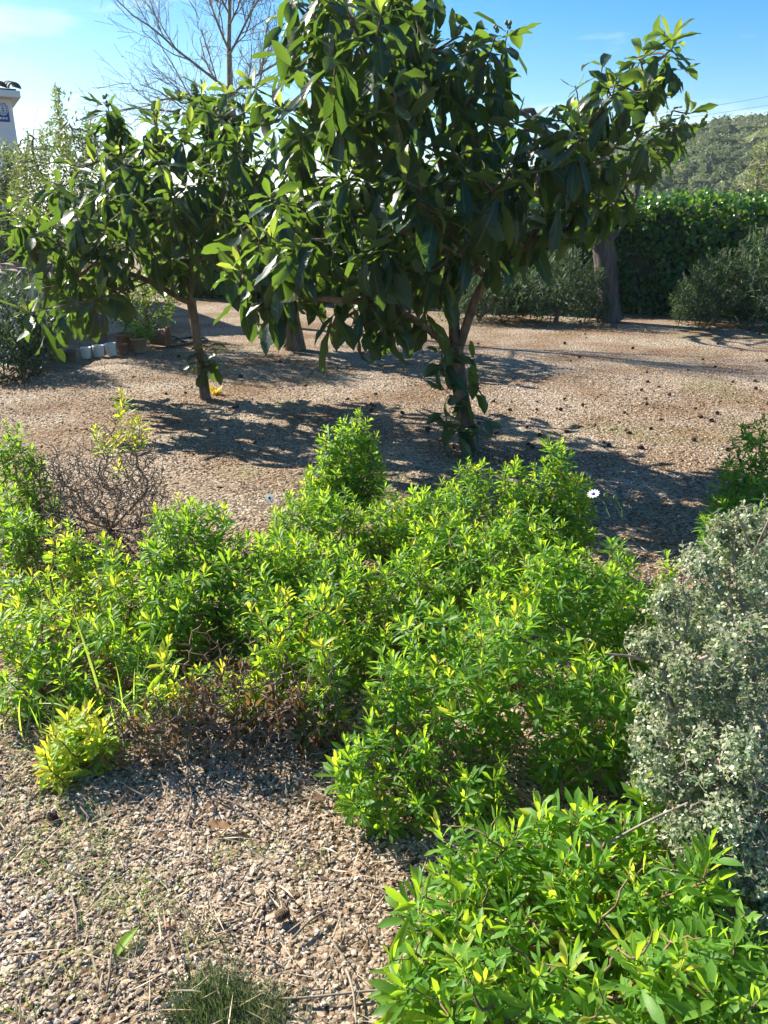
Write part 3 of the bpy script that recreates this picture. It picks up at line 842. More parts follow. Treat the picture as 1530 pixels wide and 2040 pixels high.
shrub('daisy_bush', 'large bright green bush in the centre foreground with bare stems beneath', 'bush', GD,
      [lobe(1000, 1135, 2.4, 120), lobe(1110, 1090, 2.45, 90), lobe(1190, 1110, 2.4, 80), lobe(880, 1200, 2.25, 100), lobe(790, 1300, 2.05, 80), lobe(740, 1410, 1.9, 65), lobe(1050, 1240, 2.1, 130), lobe(720, 1540, 1.75, 55), lobe(930, 1320, 2.0, 100), lobe(1200, 1270, 2.15, 90), lobe(1180, 1320, 1.97, 90), lobe(1250, 1370, 1.93, 70), lobe(830, 1440, 1.87, 75), lobe(700, 1480, 1.82, 45), lobe(830, 1550, 1.77, 55), lobe(760, 1590, 1.74, 45), lobe(1130, 1410, 1.9, 70), lobe(1230, 1440, 1.87, 60), lobe(940, 1500, 1.82, 80)],
      base=G(1060, 1630), spacing=.05, leaf=(.066, .036), dead=.08, nmax=2600, low=-.3, rt=.0010, pw=2.9, gaps=-.14, maxparts=300)
shrub('daisy_bush', 'tall pale green tuft with daisy buds, right behind the big front bush', 'bush', GD,
      [lobe(1240, 1010, 2.65, 45), lobe(1250, 1070, 2.6, 50), lobe(1335, 1085, 2.6, 45), lobe(1300, 1180, 2.4, 60), lobe(1330, 1260, 2.2, 60)], spacing=.052, leaf=(.06, .035))
shrub('daisy_bush', 'low broad leaved bush filling the bottom right corner', 'bush', GD,
      [lobe(905, 1640, 1.44, 55), lobe(1010, 1630, 1.46, 60), lobe(1090, 1620, 1.5, 55), lobe(960, 1690, 1.38, 70), lobe(900, 1760, 1.28, 80), lobe(1030, 1780, 1.25, 100), lobe(1180, 1580, 1.5, 70), lobe(1160, 1720, 1.32, 90), lobe(1290, 1760, 1.25, 90), lobe(960, 1890, 1.1, 130), lobe(1150, 1900, 1.08, 130), lobe(1330, 1900, 1.05, 130), lobe(1480, 1960, 1.0, 110), lobe(1550, 1960, 1.05, 90), lobe(1510, 1850, 1.15, 80), lobe(840, 1780, 1.26, 60), lobe(830, 1900, 1.14, 70), lobe(870, 1990, 1.07, 80), lobe(1000, 1990, 1.05, 120), lobe(1150, 1990, 1.05, 120), lobe(1300, 1990, 1.03, 120), lobe(1240, 1640, 1.45, 70), lobe(1420, 1860, 1.1, 100), lobe(1290, 1560, 1.55, 50), lobe(1400, 1700, 1.3, 80)],
      spacing=.047, leaf=(.085, .045), n=(11, 16), span=.085, dead=.05, nmax=2200, tint=(.2, .65), gaps=-.24, rough=.22)
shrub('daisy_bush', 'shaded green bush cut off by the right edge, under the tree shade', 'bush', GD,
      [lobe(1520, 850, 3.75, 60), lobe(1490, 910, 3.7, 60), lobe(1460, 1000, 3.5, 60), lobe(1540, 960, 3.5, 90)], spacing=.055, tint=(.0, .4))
shrub('daisy_bush', 'dull green bush cut off by the left edge, beside the bare dead shrub', 'bush', GD,
      [lobe(15, 860, 3.9, 45), lobe(60, 900, 3.85, 35), lobe(20, 950, 3.7, 60), lobe(30, 1020, 3.4, 55)], spacing=.055, tint=(.0, .45), dead=.2, bare=60)

# dead shrub with a few living tufts
DB = np.array([*A(215, 1010, 3.75)[:2], 0.0])
dl = [lobe(150, 885, 4.0, 80), lobe(225, 835, 4.05, 65), lobe(275, 850, 4.05, 40), lobe(200, 930, 3.75, 120), lobe(90, 900, 3.85, 70), lobe(260, 960, 3.7, 60), lobe(130, 970, 3.6, 90)]
dead_root = empty('dead_shrub', DB); tag(dead_root, 'bare tangled brown dead shrub with a few yellow green tufts', 'shrub')
Pd, _ = shell_points(dl, .02, .6, nmax=2600, low=-.4, rough=.2)
tufts = np.array([A(240, 785, 3.77), A(243, 805, 3.77), A(238, 825, 3.75), A(275, 835, 3.77), A(262, 850, 3.75), A(190, 855, 3.72), A(235, 870, 3.72), A(270, 875, 3.72), A(205, 880, 3.67), A(235, 925, 3.58), A(225, 885, 3.72), A(283, 865, 3.77)])
allp = np.concatenate([Pd, tufts])
PA, par, rr, ids = grow([[DB, DB + np.array([0, 0, .06])]] + [[DB, np.array(l[:3]) * np.array([1, 1, .8])] for l in dl], allp, up=.25, rt=.0016, pw=4.2, nmid=2, wob=.05, tang=.15)
wood(dead_root, chains_of(PA, par, rr), M['drytwig'], limb_r=.006, trunk_name='stem', limb_name='stem')
gt = Group(T_DAISY, M['daisy'], 'leaf', 'foliage', dead_root)
for t in tufts:
    whorl(gt, t, np.array([0, 0, 1.0]), 14, .075, .04, rad(5), rad(75), .07, 4, .7, 1.0, world_up=.2)
GROUPS.append(gt)

# tangle of dry stems at the foot of the bed
TB = G(500, 1440)
tl = [lobe(430, 1345, 2.12, 110), lobe(560, 1335, 2.12, 90), lobe(330, 1380, 2.08, 90), lobe(640, 1320, 2.1, 50), lobe(240, 1400, 2.05, 50)]
tang = empty('dry_stem_tangle', TB); tag(tang, 'tangle of dry brown stems lying under the sparse bush', 'shrub')
Pt, _ = shell_points(tl, .022, .6, nmax=900, low=-.7, rough=.25, zmin=.012)
PA, par, rr, ids = grow([[TB, TB + np.array([0, 0, .04])]] + [[TB, np.array(l[:3])] for l in tl], Pt, up=-.1, rt=.0014, pw=3.0, nmid=3, wob=.10)
wood(tang, chains_of(PA, par, rr), M['drytwig'], limb_r=.005, trunk_name='stem', limb_name='stem')
gdd = Group(T_DAISY, M['deadleaf'], 'dead_leaf', 'dead_leaves', tang, maxparts=150)
for t in Pt[::14]:
    whorl(gdd, t, np.array([0, 0, 1.0]), 7, .05, .035, rad(-80), rad(-30), .05, 4, 0, 1, world_up=.8, roll=.6, jit=.5)
GROUPS.append(gdd)

# small-leaved grey shrub at the right
shrub('cotoneaster_shrub', 'dense grey green shrub of tiny leaves at the right edge', 'shrub', None,
      [lobe(1455, 1085, 2.0, 60), lobe(1530, 1060, 2.0, 80), lobe(1500, 1130, 1.86, 130), lobe(1400, 1170, 1.85, 85), lobe(1420, 1260, 1.72, 125), lobe(1400, 1380, 1.64, 105), lobe(1500, 1390, 1.55, 140), lobe(1430, 1500, 1.52, 125), lobe(1470, 1620, 1.42, 115), lobe(1530, 1740, 1.32, 95)] + [(*A(x, y, Y * .93), U(.03, .06), U(.04, .06), U(.03, .06)) for x, y, Y in ((1330, 1200, 1.8), (1300, 1280, 1.75), (1295, 1370, 1.68), (1290, 1470, 1.6), (1320, 1560, 1.52), (1390, 1120, 1.88), (1440, 1060, 1.98), (1500, 1040, 1.98), (1370, 1650, 1.42), (1430, 1740, 1.36), (1360, 1330, 1.62), (1440, 1300, 1.55), (1400, 1470, 1.5), (1480, 1500, 1.42), (1500, 1250, 1.6), (1450, 1620, 1.38))],
      base=np.array([*A(1480, 1500, 1.55)[:2], 0.0]), spacing=.021, leaf=(.0185, .0125), n=(9, 13), tint=(-.1, 1.1), mat='coton', T=T_COT, ntpl=3, stemmat='bark_pale', e=(-20, 50), span=.05, dead=.02, inner=.35, rt=.0007, up=.3, roll=.7, bare=120, nmax=5200, minpx=9, low=-.6, rough=.26, wob=.03, gaps=-.30)

# oleanders
YS = 1.0
GO = 'oleanders against the hedge'
def oleander(label, lobes, **k):
    d = dict(spacing=.10, leaf=(.14, .10), n=(9, 13), tint=(.1, .9), mat='oleander', T=T_OLE, ntpl=3, stemmat='bark_grey', e=(15, 75), span=.22, dead=0, inner=.35, rt=.003, up=.75, nmax=450, minpx=14)
    d.update(k)
    return shrub('oleander', label, 'shrub', GO, lobes, **d)
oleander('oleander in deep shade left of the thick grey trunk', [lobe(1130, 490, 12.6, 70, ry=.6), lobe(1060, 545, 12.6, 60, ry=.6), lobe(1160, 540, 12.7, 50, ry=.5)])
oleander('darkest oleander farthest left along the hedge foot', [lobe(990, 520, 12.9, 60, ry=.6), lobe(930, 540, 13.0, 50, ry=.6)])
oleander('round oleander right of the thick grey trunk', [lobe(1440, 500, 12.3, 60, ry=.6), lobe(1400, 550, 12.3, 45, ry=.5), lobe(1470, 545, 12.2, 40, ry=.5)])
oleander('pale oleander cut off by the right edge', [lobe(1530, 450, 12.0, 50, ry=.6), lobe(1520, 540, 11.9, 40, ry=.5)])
oleander('oleander at the left edge beside the low tiled wall', [lobe(10, 548, 8.3, 65), lobe(55, 575, 8.5, 40), lobe(0, 640, 8.0, 60)], spacing=.085)

# ivy hedge at the back
H0, H1 = np.array([*G(1620, 640)[:2], 0]), np.array([*G(330, 592)[:2], 0])
hdir = nrm(H1 - H0); hn = np.array([hdir[1], -hdir[0], 0]); hn = hn if hn[1] < 0 else -hn
hlen = np.linalg.norm(H1 - H0); HH = A(1450, 400, H0[1])[2]
hroot = empty('ivy_hedge', H0); tag(hroot, 'long ivy covered hedge wall across the back of the garden', 'hedge')
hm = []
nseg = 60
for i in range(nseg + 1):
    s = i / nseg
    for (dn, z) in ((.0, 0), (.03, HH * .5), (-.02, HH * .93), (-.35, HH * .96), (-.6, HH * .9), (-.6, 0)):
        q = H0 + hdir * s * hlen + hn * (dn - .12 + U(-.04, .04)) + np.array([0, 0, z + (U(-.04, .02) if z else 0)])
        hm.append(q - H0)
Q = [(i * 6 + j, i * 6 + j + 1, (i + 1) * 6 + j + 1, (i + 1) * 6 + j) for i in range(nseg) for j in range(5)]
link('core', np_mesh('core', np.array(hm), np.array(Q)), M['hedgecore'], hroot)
gh = Group(T_IVY, M['ivy'], 'leaf', 'ivy_leaves', hroot, min_px=10)
def ivy(n, s0, s1, size):
    s = U(s0, s1, n); z = HH * U(0, 1, n) ** .9
    lump = .10 * np.sin(s * 3.1 + z * 2) + .06 * np.sin(s * 7.7 - z * 5)
    top = U(size=n) < .22
    dn = np.where(top, U(-.6, .1, n), U(-.1, .08, n) + lump)
    z = np.where(top, HH + U(-.05, .1, n) + lump * .6, z)
    Pp = H0 + hdir * s[:, None] + hn * dn[:, None] + np.stack([0 * z, 0 * z, z], -1)
    D = np.stack([rng.normal(0, .5, n), rng.normal(-.3, .4, n), rng.normal(-.6, .5, n)], -1)
    D[top] = nrm(rng.normal(0, 1, (top.sum(), 3)) + np.array([0, -.2, .2]))
    Nn = hn + np.array([0, 0, .9]) + rng.normal(0, .45, (n, 3))
    ti = np.clip((rng.beta(1.6, 2.2, n) * 5).astype(int), 0, 4)
    gh.add(ti * 3 + rng.integers(0, 3, n), Pp, frames(D, Nn), size * U(.7, 1.3, n))
ivy(11000, 0, 6.5, .075)
ivy(6000, 6.5, hlen, .13)
GROUPS.append(gh)

# ------------------------------------------------------------------ trees without full leaf
def bare_tree(name, label, base, lines, poly, Y, depth, n, spacing, rt, mat='bark_pale', leaves=.3, pw=2.5):
    root = empty(name, base); tag(root, label, 'tree')
    tips = sample_crown(poly, Y, depth, n, spacing, taper=.6)
    PA, par, rr, ids = grow(lines, tips, up=.1, rt=rt, pw=pw, pathcost=.05, nmid=4, wob=.014, tang=0.0)
    wood(root, chains_of(PA, par, rr), M[mat], limb_r=.03)
    g = Group(T_OLIVE, M['bud'], 'leaf', 'buds', root, min_px=16)
    for t in tips:
        if U() < leaves:
            whorl(g, t, np.array([U(-.5, .5), U(-.5, .5), 1]), 6, .05, .035, rad(-10), rad(70), .14, 2, .1, .9, world_up=.3)
    GROUPS.append(g)
    return root
B4 = np.array([*A(500, 620, 12.5)[:2], 0.0]); Y4 = 12.5
def a4(x, y, dy): return A(x, y, Y4 + dy)
alm = empty('almond_tree', B4); tag(alm, 'leafless almond tree with fine twigs against the sky behind the left loquat', 'tree')
limbs, twigs_, budpts = [], [], []
def branch(p, d, L, r, depth):
    n = 7; P = [p]; dd = nrm(d)
    bend = rng.normal(0, .10, 3)
    for k in range(n):
        dd = nrm(dd + bend * .5 + rng.normal(0, .09, 3) + np.array([0, 0, .025]))
        P.append(P[-1] + dd * L / n)
    P = np.array(P); R = np.linspace(r, r * .5, n + 1)
    (limbs if depth >= 3 else twigs_).append((P, R))
    if depth == 0:
        budpts.append(P[-1]); return
    kids = 6 if depth >= 3 else 5
    for q in range(kids):
        t = (q + U(.4, 1.2)) / (kids + .4); k = min(n - 1, max(1, int(t * n)))
        tang_ = nrm(P[k + 1] - P[k]); side = nrm(np.cross(tang_, rng.normal(size=3)))
        branch(P[k], tang_ * U(.7, 1.0) + side * U(.5, .95), L * U(.48, .72) * (1.05 - .35 * t), R[k] * .62, depth - 1)
    branch(P[-1], dd, L * .6, R[-1], depth - 1)
tp = np.array([B4, a4(495, 450, 0), a4(480, 330, 0), a4(466, 250, 0), a4(458, 170, 0), a4(456, 90, .05), a4(458, 20, .1), a4(455, -60, .1)])
limbs.append((tp, np.array([.085, .072, .06, .05, .042, .032, .024, .014])))
for (x, y, dx, dz, dy, L, r_) in ((468, 262, -1.0, .4, -.3, 1.5, .034), (463, 215, -1.0, .38, .3, 1.4, .03), (459, 180, -1, .5, -.5, 1.5, .034), (460, 195, .9, .8, .3, 1.2, .034), (456, 110, .8, .9, -.2, 1.1, .030), (456, 100, -.7, 1.0, .4, 1.2, .03),
                                  (470, 290, -.9, .5, .7, 1.3, .03), (457, 50, .6, 1, .3, .9, .024), (458, 30, -.8, .8, -.3, .9, .024), (468, 255, .8, .7, -.6, 1.1, .03), (455, -50, 0, 1, 0, .8, .018)):
    branch(a4(x, y, 0), np.array([dx, dy, dz]), L, r_ * .62, 3)
wood(alm, limbs, M['bark_pale'], limb_r=.008)
V, Q = tubes([(P[::2] if len(P) > 4 else P, np.maximum(R[::2] if len(P) > 4 else R, .0024)) for P, R in twigs_], 3)
o = link('twigs', np_mesh('twigs', V - B4, Q), M['bark_pale'], alm); o['kind'] = 'stuff'
gal = Group(T_OLIVE, M['bud'], 'leaf', 'buds', alm, min_px=16)
for t in budpts:
    if U() < .25: whorl(gal, t, np.array([U(-.5, .5), U(-.5, .5), 1]), 4, .045, .03, rad(-10), rad(70), .10, 2, .1, .9, world_up=.3)
GROUPS.append(gal)
B5 = G(1214, 641); Y5 = B5[1]
def a5(x, y, dy): return A(x, y, Y5 + dy)
bare_tree('almond_tree', 'thick grey trunked tree in front of the ivy hedge', B5,
    [[B5, a5(1210, 600, 0), a5(1207, 550, 0), a5(1205, 505, 0), a5(1196, 455, 0), a5(1172, 400, 0), a5(1120, 330, 0), a5(1060, 220, 0)],
     [a5(1200, 500, 0), a5(1235, 460, 0), a5(1262, 410, 0), a5(1275, 370, .1), a5(1270, 330, .1)],
     [a5(1170, 440, 0), a5(1100, 380, .2), a5(1000, 300, .3), a5(940, 220, .3)]],
    [(960, 260), (1000, 200), (1100, 260), (1200, 300), (1260, 350), (1200, 400), (1000, 380)], Y5, 1.6, 170, .18, .0155, mat='bark_dark', leaves=.6, pw=2.1)

# evergreen trees at the left edge
def leafy_tree(label, base, lines, poly, Y, depth, n, spacing, rt, L=(.055, .04), nl=(10, 16), span=.25, mat='olive', T=None, up=.5, name='privet_tree', tint=(.1, .9), bark='bark_grey'):
    root = empty(name, base); tag(root, label, 'tree')
    tips = sample_crown(poly, Y, depth, n, spacing, taper=.7)
    PA, par, rr, ids = grow(lines, tips, up=up, rt=rt, pathcost=.05)
    wood(root, chains_of(PA, par, rr), M[bark], limb_r=.02)
    g = Group(T or T_OLIVE, M[mat], 'leaf', 'foliage', root, min_px=12)
    for i, t in enumerate(tips):
        ax = nrm(nrm(PA[ids[i]] - PA[par[ids[i]]]) + np.array([0, 0, .6]))
        whorl(g, t, ax, int(rng.integers(*nl)), L[0], L[1], rad(0), rad(65), span, 2, tint[0], tint[1], world_up=.2, roll=.5)
    GROUPS.append(g)
    return root
B6 = G(204, 690); Y6 = B6[1]
def a6(x, y, dy): return A(x, y, Y6 + dy)
leafy_tree('wispy grey green tree with upright shoots left, dark trunk rising behind the pots', B6,
    [[B6, a6(202, 640, 0), a6(198, 560, 0), a6(180, 480, .1), a6(150, 380, .1), a6(120, 260, .1), a6(108, 175, .1)], [a6(196, 540, 0), a6(230, 440, .2), a6(240, 330, .2)], [a6(170, 450, .1), a6(100, 390, 0), a6(60, 300, 0), a6(75, 215, 0)],
     [a6(160, 400, .1), a6(180, 310, .3), a6(175, 220, .3)]],
    [(20, 300), (45, 245), (70, 280), (95, 220), (108, 160), (122, 210), (150, 260), (165, 210), (185, 230), (200, 280), (250, 250), (300, 330), (290, 450), (240, 540), (140, 500), (20, 480)], Y6, 1.2, 900, .07, .0024, L=(.075, .05), nl=(14, 20), span=.3)
B7 = np.array([*A(20, 560, 11.2)[:2], 0.0])
leafy_tree('dark bushy tree at the left edge below the house sign', B7, [[B7, A(20, 480, 11.2), A(15, 380, 11.2)]],
    [(-60, 300), (0, 275), (50, 300), (60, 420), (40, 520), (-60, 540)], 11.2, .9, 420, .08, .0026, L=(.08, .05), nl=(14, 20), tint=(.0, .6))
B8 = np.array([*A(290, 600, 10.9)[:2], 0.0])
leafy_tree('yellow green shrubby tree behind the clay pots', B8, [[B8, A(290, 610, 10.9), A(285, 560, 10.9)]],
    [(220, 540), (330, 520), (360, 590), (330, 650), (260, 660), (215, 620)], 10.9, .6, 200, .08, .003, L=(.08, .05), mat='bud', name='shrubby_tree', tint=(0, .5))
B9 = np.array([*A(1500, 430, 17.0)[:2], 0.0])
leafy_tree('thin light green tree rising over the hedge at the right edge', B9, [[B9, A(1505, 400, 17.0), A(1510, 340, 17.0)]],
    [(1440, 400), (1450, 370), (1480, 350), (1500, 290), (1540, 240), (1600, 300), (1600, 410)], 17, .9, 200, .13, .004, L=(.10, .07), mat='olive', name='slender_tree', tint=(.4, 1), bark='bark_pale')

# ------------------------------------------------------------------ hill with woodland
HX = np.linspace(-260, 420, 69); HY = np.linspace(60, 420, 37)
def hz(x, y):
    ridge = (28 * np.exp(-((x - 165) / 135) ** 2) + 1.5) / (1 + np.exp(-(y - 112) / 13))
    return (ridge + .9 * np.sin(x * .11 + 1) * np.sin(y * .09)) * np.clip((y - 70) / 30, 0, 1) - .6 * (y < 75)
hx, hy = np.meshgrid(HX, HY)
k0 = (np.arange(len(HY) - 1)[:, None] * len(HX) + np.arange(len(HX) - 1)[None]).ravel()
hill = link('hill', np_mesh('hill', np.stack([hx, hy, hz(hx, hy)], -1).reshape(-1, 3), np.stack([k0, k0 + 1, k0 + len(HX) + 1, k0 + len(HX)], -1)), M['hill'])
tag(hill, 'wooded hillside beyond the hedge', kind='structure')
def blob_templates(n):
    import bmesh
    out = []
    for i in range(n):
        bm = bmesh.new(); bmesh.ops.create_icosphere(bm, subdivisions=1, radius=1)
        V = np.array([v.co[:] for v in bm.verts]); T = np.array([[v.index for v in f.verts] for f in bm.faces]); bm.free()
        k = rng.normal(size=(7, 3)); k2 = rng.normal(size=(9, 3)) * 3
        r = 1 + .16 * np.sin(V @ k.T * 2.2 + i).mean(1) * 2 + .13 * np.sin(V @ k2.T * 2.5).mean(1) * 2 + rng.normal(0, .03, len(V))
        V = V * r[:, None] * np.array([1, 1, U(.7, 1.1)])
        out.append((V, T, np.tile((0, 0, (i % 5) / 4), (len(V), 1))))
    return out
T_BLOB = blob_templates(10)
gb = Group(T_BLOB, M['canopy'], 'tree_crown', 'hillside_woodland', None, maxparts=0)
nb = 5600
by = np.sqrt(U(78**2, 185**2, nb)); bx = by * U(.22, .58, nb)
bz = hz(bx, by)
bs = np.exp(rng.normal(-.35, .38, nb)); btint = rng.integers(0, 5, nb)
gb.add(btint + 5 * rng.integers(0, 2, nb), np.stack([bx, by, bz + .35], -1), np.stack([np.array([[math.cos(a), -math.sin(a), 0], [math.sin(a), math.cos(a), 0], [0, 0, 1]]) for a in U(0, 6.28, nb)]), bs)
GROUPS.append(gb)
ncl = 30
cd = nrm(rng.normal(size=(nb, ncl, 3)) + np.array([0, -.35, .5])); cp = np.stack([bx, by, bz + .35], -1)[:, None] + cd * (bs[:, None, None] * U(.8, 1.25, (nb, ncl, 1)))
cn = (cd + rng.normal(0, .75, cd.shape)).reshape(-1, 3); cdir = np.cross(cn, rng.normal(size=cn.shape))
gc = Group(T_CLUMP, M['canopyleaf'], 'leaf_clump', 'hillside_foliage', None, maxparts=0)
ct = np.clip(np.repeat(btint, ncl) + rng.integers(-1, 2, nb * ncl), 0, 4)
gc.add(ct, cp.reshape(-1, 3), frames(cdir, cn), U(.20, .42, nb * ncl) * np.repeat(np.sqrt(bs), ncl)); gc.label = ('pale and dark leaf clumps of the hillside trees', 'foliage')
GROUPS.append(gc)

# thin haze over the whole place
haze = box_mesh('haze', -1000, 1000, -1000, 2100, -2, 52, None)
hm_, hn_, hl_ = nodes_of('haze_air')
ho_ = hn_.new('ShaderNodeOutputMaterial'); hv_ = hn_.new('ShaderNodeVolumePrincipled')
hv_.inputs['Color'].default_value = (.86, .92, 1.0, 1); hv_.inputs['Density'].default_value = .0004; hv_.inputs['Anisotropy'].default_value = .3
hl_.new(hv_.outputs[0], ho_.inputs['Volume'])
haze.data.materials.append(hm_); tag(haze, 'thin pale haze in the air over the garden and hill', 'haze', kind='stuff')

# ------------------------------------------------------------------ house corner, sign, low tiled wall
hc = A(22, 196, 14.5); hc[2] = 0
eave = A(22, 197, 14.5)[2]
house = empty('house', hc); tag(house, 'white rendered house corner under a grey tiled roof at the left edge', 'house')
ang = math.atan2(-2.2, -4.0)                         # the wall runs off to the left and towards the camera
wdir = np.array([math.cos(ang), math.sin(ang), 0]); wn_ = np.array([-wdir[1], wdir[0], 0])
wn_ = wn_ if wn_[1] < 0 else -wn_
def wall_obj(name, s0, s1, d0, d1, z0, z1, mat, bev=0):
    """box in wall coordinates: s along the wall from the corner, d out of the wall, z up"""
    c = [(s, d, z) for s in (s0, s1) for d in (d0, d1) for z in (z0, z1)]
    V = np.array([wdir * s + wn_ * d + np.array([0, 0, z]) for s, d, z in c])
    Q = np.array([(0, 1, 3, 2), (4, 6, 7, 5), (0, 4, 5, 1), (2, 3, 7, 6), (0, 2, 6, 4), (1, 5, 7, 3)])
    return link(name, np_mesh(name, V, Q, smooth=False), M[mat], house)
wall_obj('wall', 0, 6, -5, 0, 0, eave, 'white')
wall_obj('eave_slab', -.13, 6, -5, .22, eave + .003, eave + .10, 'white')
V, Qt = [], []
def half_tile(name, length, r, mat):
    n = 8; V = []
    for y in (0, length):
        for rr_ in (r, r - .018):
            for i in range(n + 1):
                a = math.pi * i / n
                V.append((rr_ * (1 - .12 * y / length) * math.cos(a), y, rr_ * (1 - .12 * y / length) * math.sin(a)))
    m1 = n + 1; Q = []
    for i in range(n):
        Q += [(i, i + 1, 2 * m1 + i + 1, 2 * m1 + i), (m1 + i + 1, m1 + i, 3 * m1 + i, 3 * m1 + i + 1), (i + 1, i, m1 + i, m1 + i + 1), (2 * m1 + i, 2 * m1 + i + 1, 3 * m1 + i + 1, 3 * m1 + i)]
    me = np_mesh(name, np.array(V), np.array(Q)); me.materials.append(mat)
    return me
roof = wall_obj('roof', -.08, 6, -5, .18, eave + .105, eave + .13, 'darktile')
HT = half_tile('roof_tile', .45, .10, M['darktile'])
for i in range(26):
    for j in range(3):
        o = link('roof_tile', HT, None, roof)
        s = -.06 + i * .21
        z = eave + .125 + j * .06
        o.matrix_basis = Matrix.Translation(Vector(wdir * s + wn_ * (.24 - j * .38) + np.array([0, 0, z]))) @ Matrix(np.column_stack([wdir, nrm(-wn_ + np.array([0, 0, .16])), np.cross(wdir, nrm(-wn_ + np.array([0, 0, .16]))) * (1 if np.cross(wdir, -wn_)[2] > 0 else -1)]).tolist()).to_4x4()
# alarm sign: plate, emblem, lettering bars
sign = empty('alarm_sign', hc + wdir * .155 + wn_ * .0 + np.array([0, 0, A(10, 226, 14.4)[2]])); tag(sign, 'small blue and white security sign with round emblem on the house wall', 'sign')
def sign_piece(name, pts, d, mat, parent):
    P3 = [wdir * -x * .72 + wn_ * d + np.array([0, 0, z * .72]) for x, z in pts]; P4 = [p - wn_ * .004 for p in P3]
    n = len(pts); me = bpy.data.meshes.new(name)
    me.from_pydata([tuple(p) for p in P3 + P4], [], [tuple(range(n)), tuple(range(2 * n - 1, n - 1, -1))] + [(i, i + n, (i + 1) % n + n, (i + 1) % n) for i in range(n)])
    return link(name, me, M[mat], parent)
def ell(cx, cz, rx, rz, n=24): return [(cx + rx * math.cos(2 * math.pi * i / n), cz + rz * math.sin(2 * math.pi * i / n)) for i in range(n)]
plate = sign_piece('plate', [(-.12, -.17), (.12, -.17), (.12, .02), (.11, .15), (.06, .22), (-.06, .22), (-.11, .15), (-.12, .02)], .012, 'signblue', sign)
sign_piece('emblem_disc', ell(0, .085, .105, .125), .018, 'signwhite', sign)
sign_piece('emblem_ring', ell(0, .085, .085, .105), .024, 'signblue', sign)
sign_piece('emblem_field', ell(0, .085, .070, .090), .030, 'signwhite', sign)
for zz, ww in ((.14, .018), (.105, .035), (.065, .045), (.03, .03)):
    sign_piece('emblem_mark', ell(0, zz, ww, .011, 12), .036, 'signblue', sign)
for x0 in (-.095, -.035, .025):
    sign_piece('letter', [(x0, -.12), (x0 + .04, -.12), (x0 + .055, -.075), (x0 + .01, -.075)], .018, 'signwhite', sign)

w0 = A(-60, 545, 9.2); w1 = A(64, 513, 11.0)
w0[2] = w1[2] = 0
lw = empty('garden_wall', w0); tag(lw, 'low white wall capped with clay tiles at the left edge', 'wall')
ld = nrm(w1 - w0); ln = np.array([ld[1], -ld[0], 0]); LL = np.linalg.norm(w1 - w0)
hW = A(64, 525, 11.0)[2]
def lw_box(name, s0, s1, d0, d1, z0, z1, mat):
    c = [(s, d, z) for s in (s0, s1) for d in (d0, d1) for z in (z0, z1)]
    V = np.array([ld * s + ln * d + np.array([0, 0, z]) for s, d, z in c])
    return link(name, np_mesh(name, V, np.array([(0, 1, 3, 2), (4, 6, 7, 5), (0, 4, 5, 1), (2, 3, 7, 6), (0, 2, 6, 4), (1, 5, 7, 3)]), smooth=False), M[mat], lw)
lw_box('wall_body', 0, LL, -.2, .2, 0, hW - .12, 'white')
LT = half_tile('cap_tile', .42, .11, M['rooftile'])
for r_ in range(3):
    for k in range(int(LL / .36)):
        o = link('cap_tile', LT, None, lw)
        o.matrix_basis = Matrix.Translation(Vector(ld * (k * .36) + ln * (-.2 + r_ * .2) + np.array([0, 0, hW - .115 + (.05 if r_ == 1 else 0) + .004 * k % .02]))) @ Matrix(np.column_stack([ln, ld, np.cross(ln, ld)]).tolist()).to_4x4()

# ------------------------------------------------------------------ pots by the left trees
def pot(label, px, py, wpx, ratio, mat, taper=.78, rim=True, tilt=0.0, soil=True, name='plant_pot'):
    b = G(px, py); dep = (b - CAM) @ _f
    R = wpx / 2 * dep / F; h = 2 * R * ratio
    root = empty(name, b); tag(root, label, 'pot', 'pots in a row on the gravel')
    root.rotation_euler = (0, tilt, U(0, 1))
    if abs(tilt) > .001: root.location.z += R * taper * abs(math.sin(tilt))
    prof = [(R * taper * .2, .002), (R * taper * .97, .002), (R * taper, .01), (R * .97, h * .86)]
    prof += ([(R * 1.08, h * .865), (R * 1.1, h), (R * .98, h)] if rim else [(R, h), (R * .95, h)])
    prof += [(R * .93, h * .8), (R * .2, h * .8)]
    V, Q = lathe(prof, 22)
    link('pot_body', np_mesh('pot_body', V, Q), M[mat], root)
    if soil:
        V, Q = lathe([(R * .9, h * .84), (R * .5, h * .88), (R * .02, h * .9)], 16)
        link('soil', np_mesh('soil', V, Q), M['soil'], root)
    return root, b, R, h
pot('olive green pot farthest left of the pot row', 112, 722, 28, .85, 'olivepot')
pot('dark grey pot between the olive pot and the white pots', 140, 719, 26, .8, 'greypot')
pot('leftmost of the three white plastic pots', 173, 714, 20, 1.1, 'whitepot', rim=False)
pot('middle one of the three white plastic pots', 198, 711, 23, 1.0, 'whitepot', rim=False)
pot('rightmost white plastic pot, leaning slightly', 224, 709, 23, 1.05, 'whitepot', rim=False, tilt=-.10)
pot('small terracotta pot beside the white pots', 246, 705, 20, 1.0, 'terracotta')
r1, b1, R1, h1 = pot('large brown pot behind the small terracotta pot', 252, 697, 34, .95, 'terracotta')
r2, b2, R2, h2 = pot('large tan pot at the right end of the row', 279, 702, 31, .95, 'tanpot')
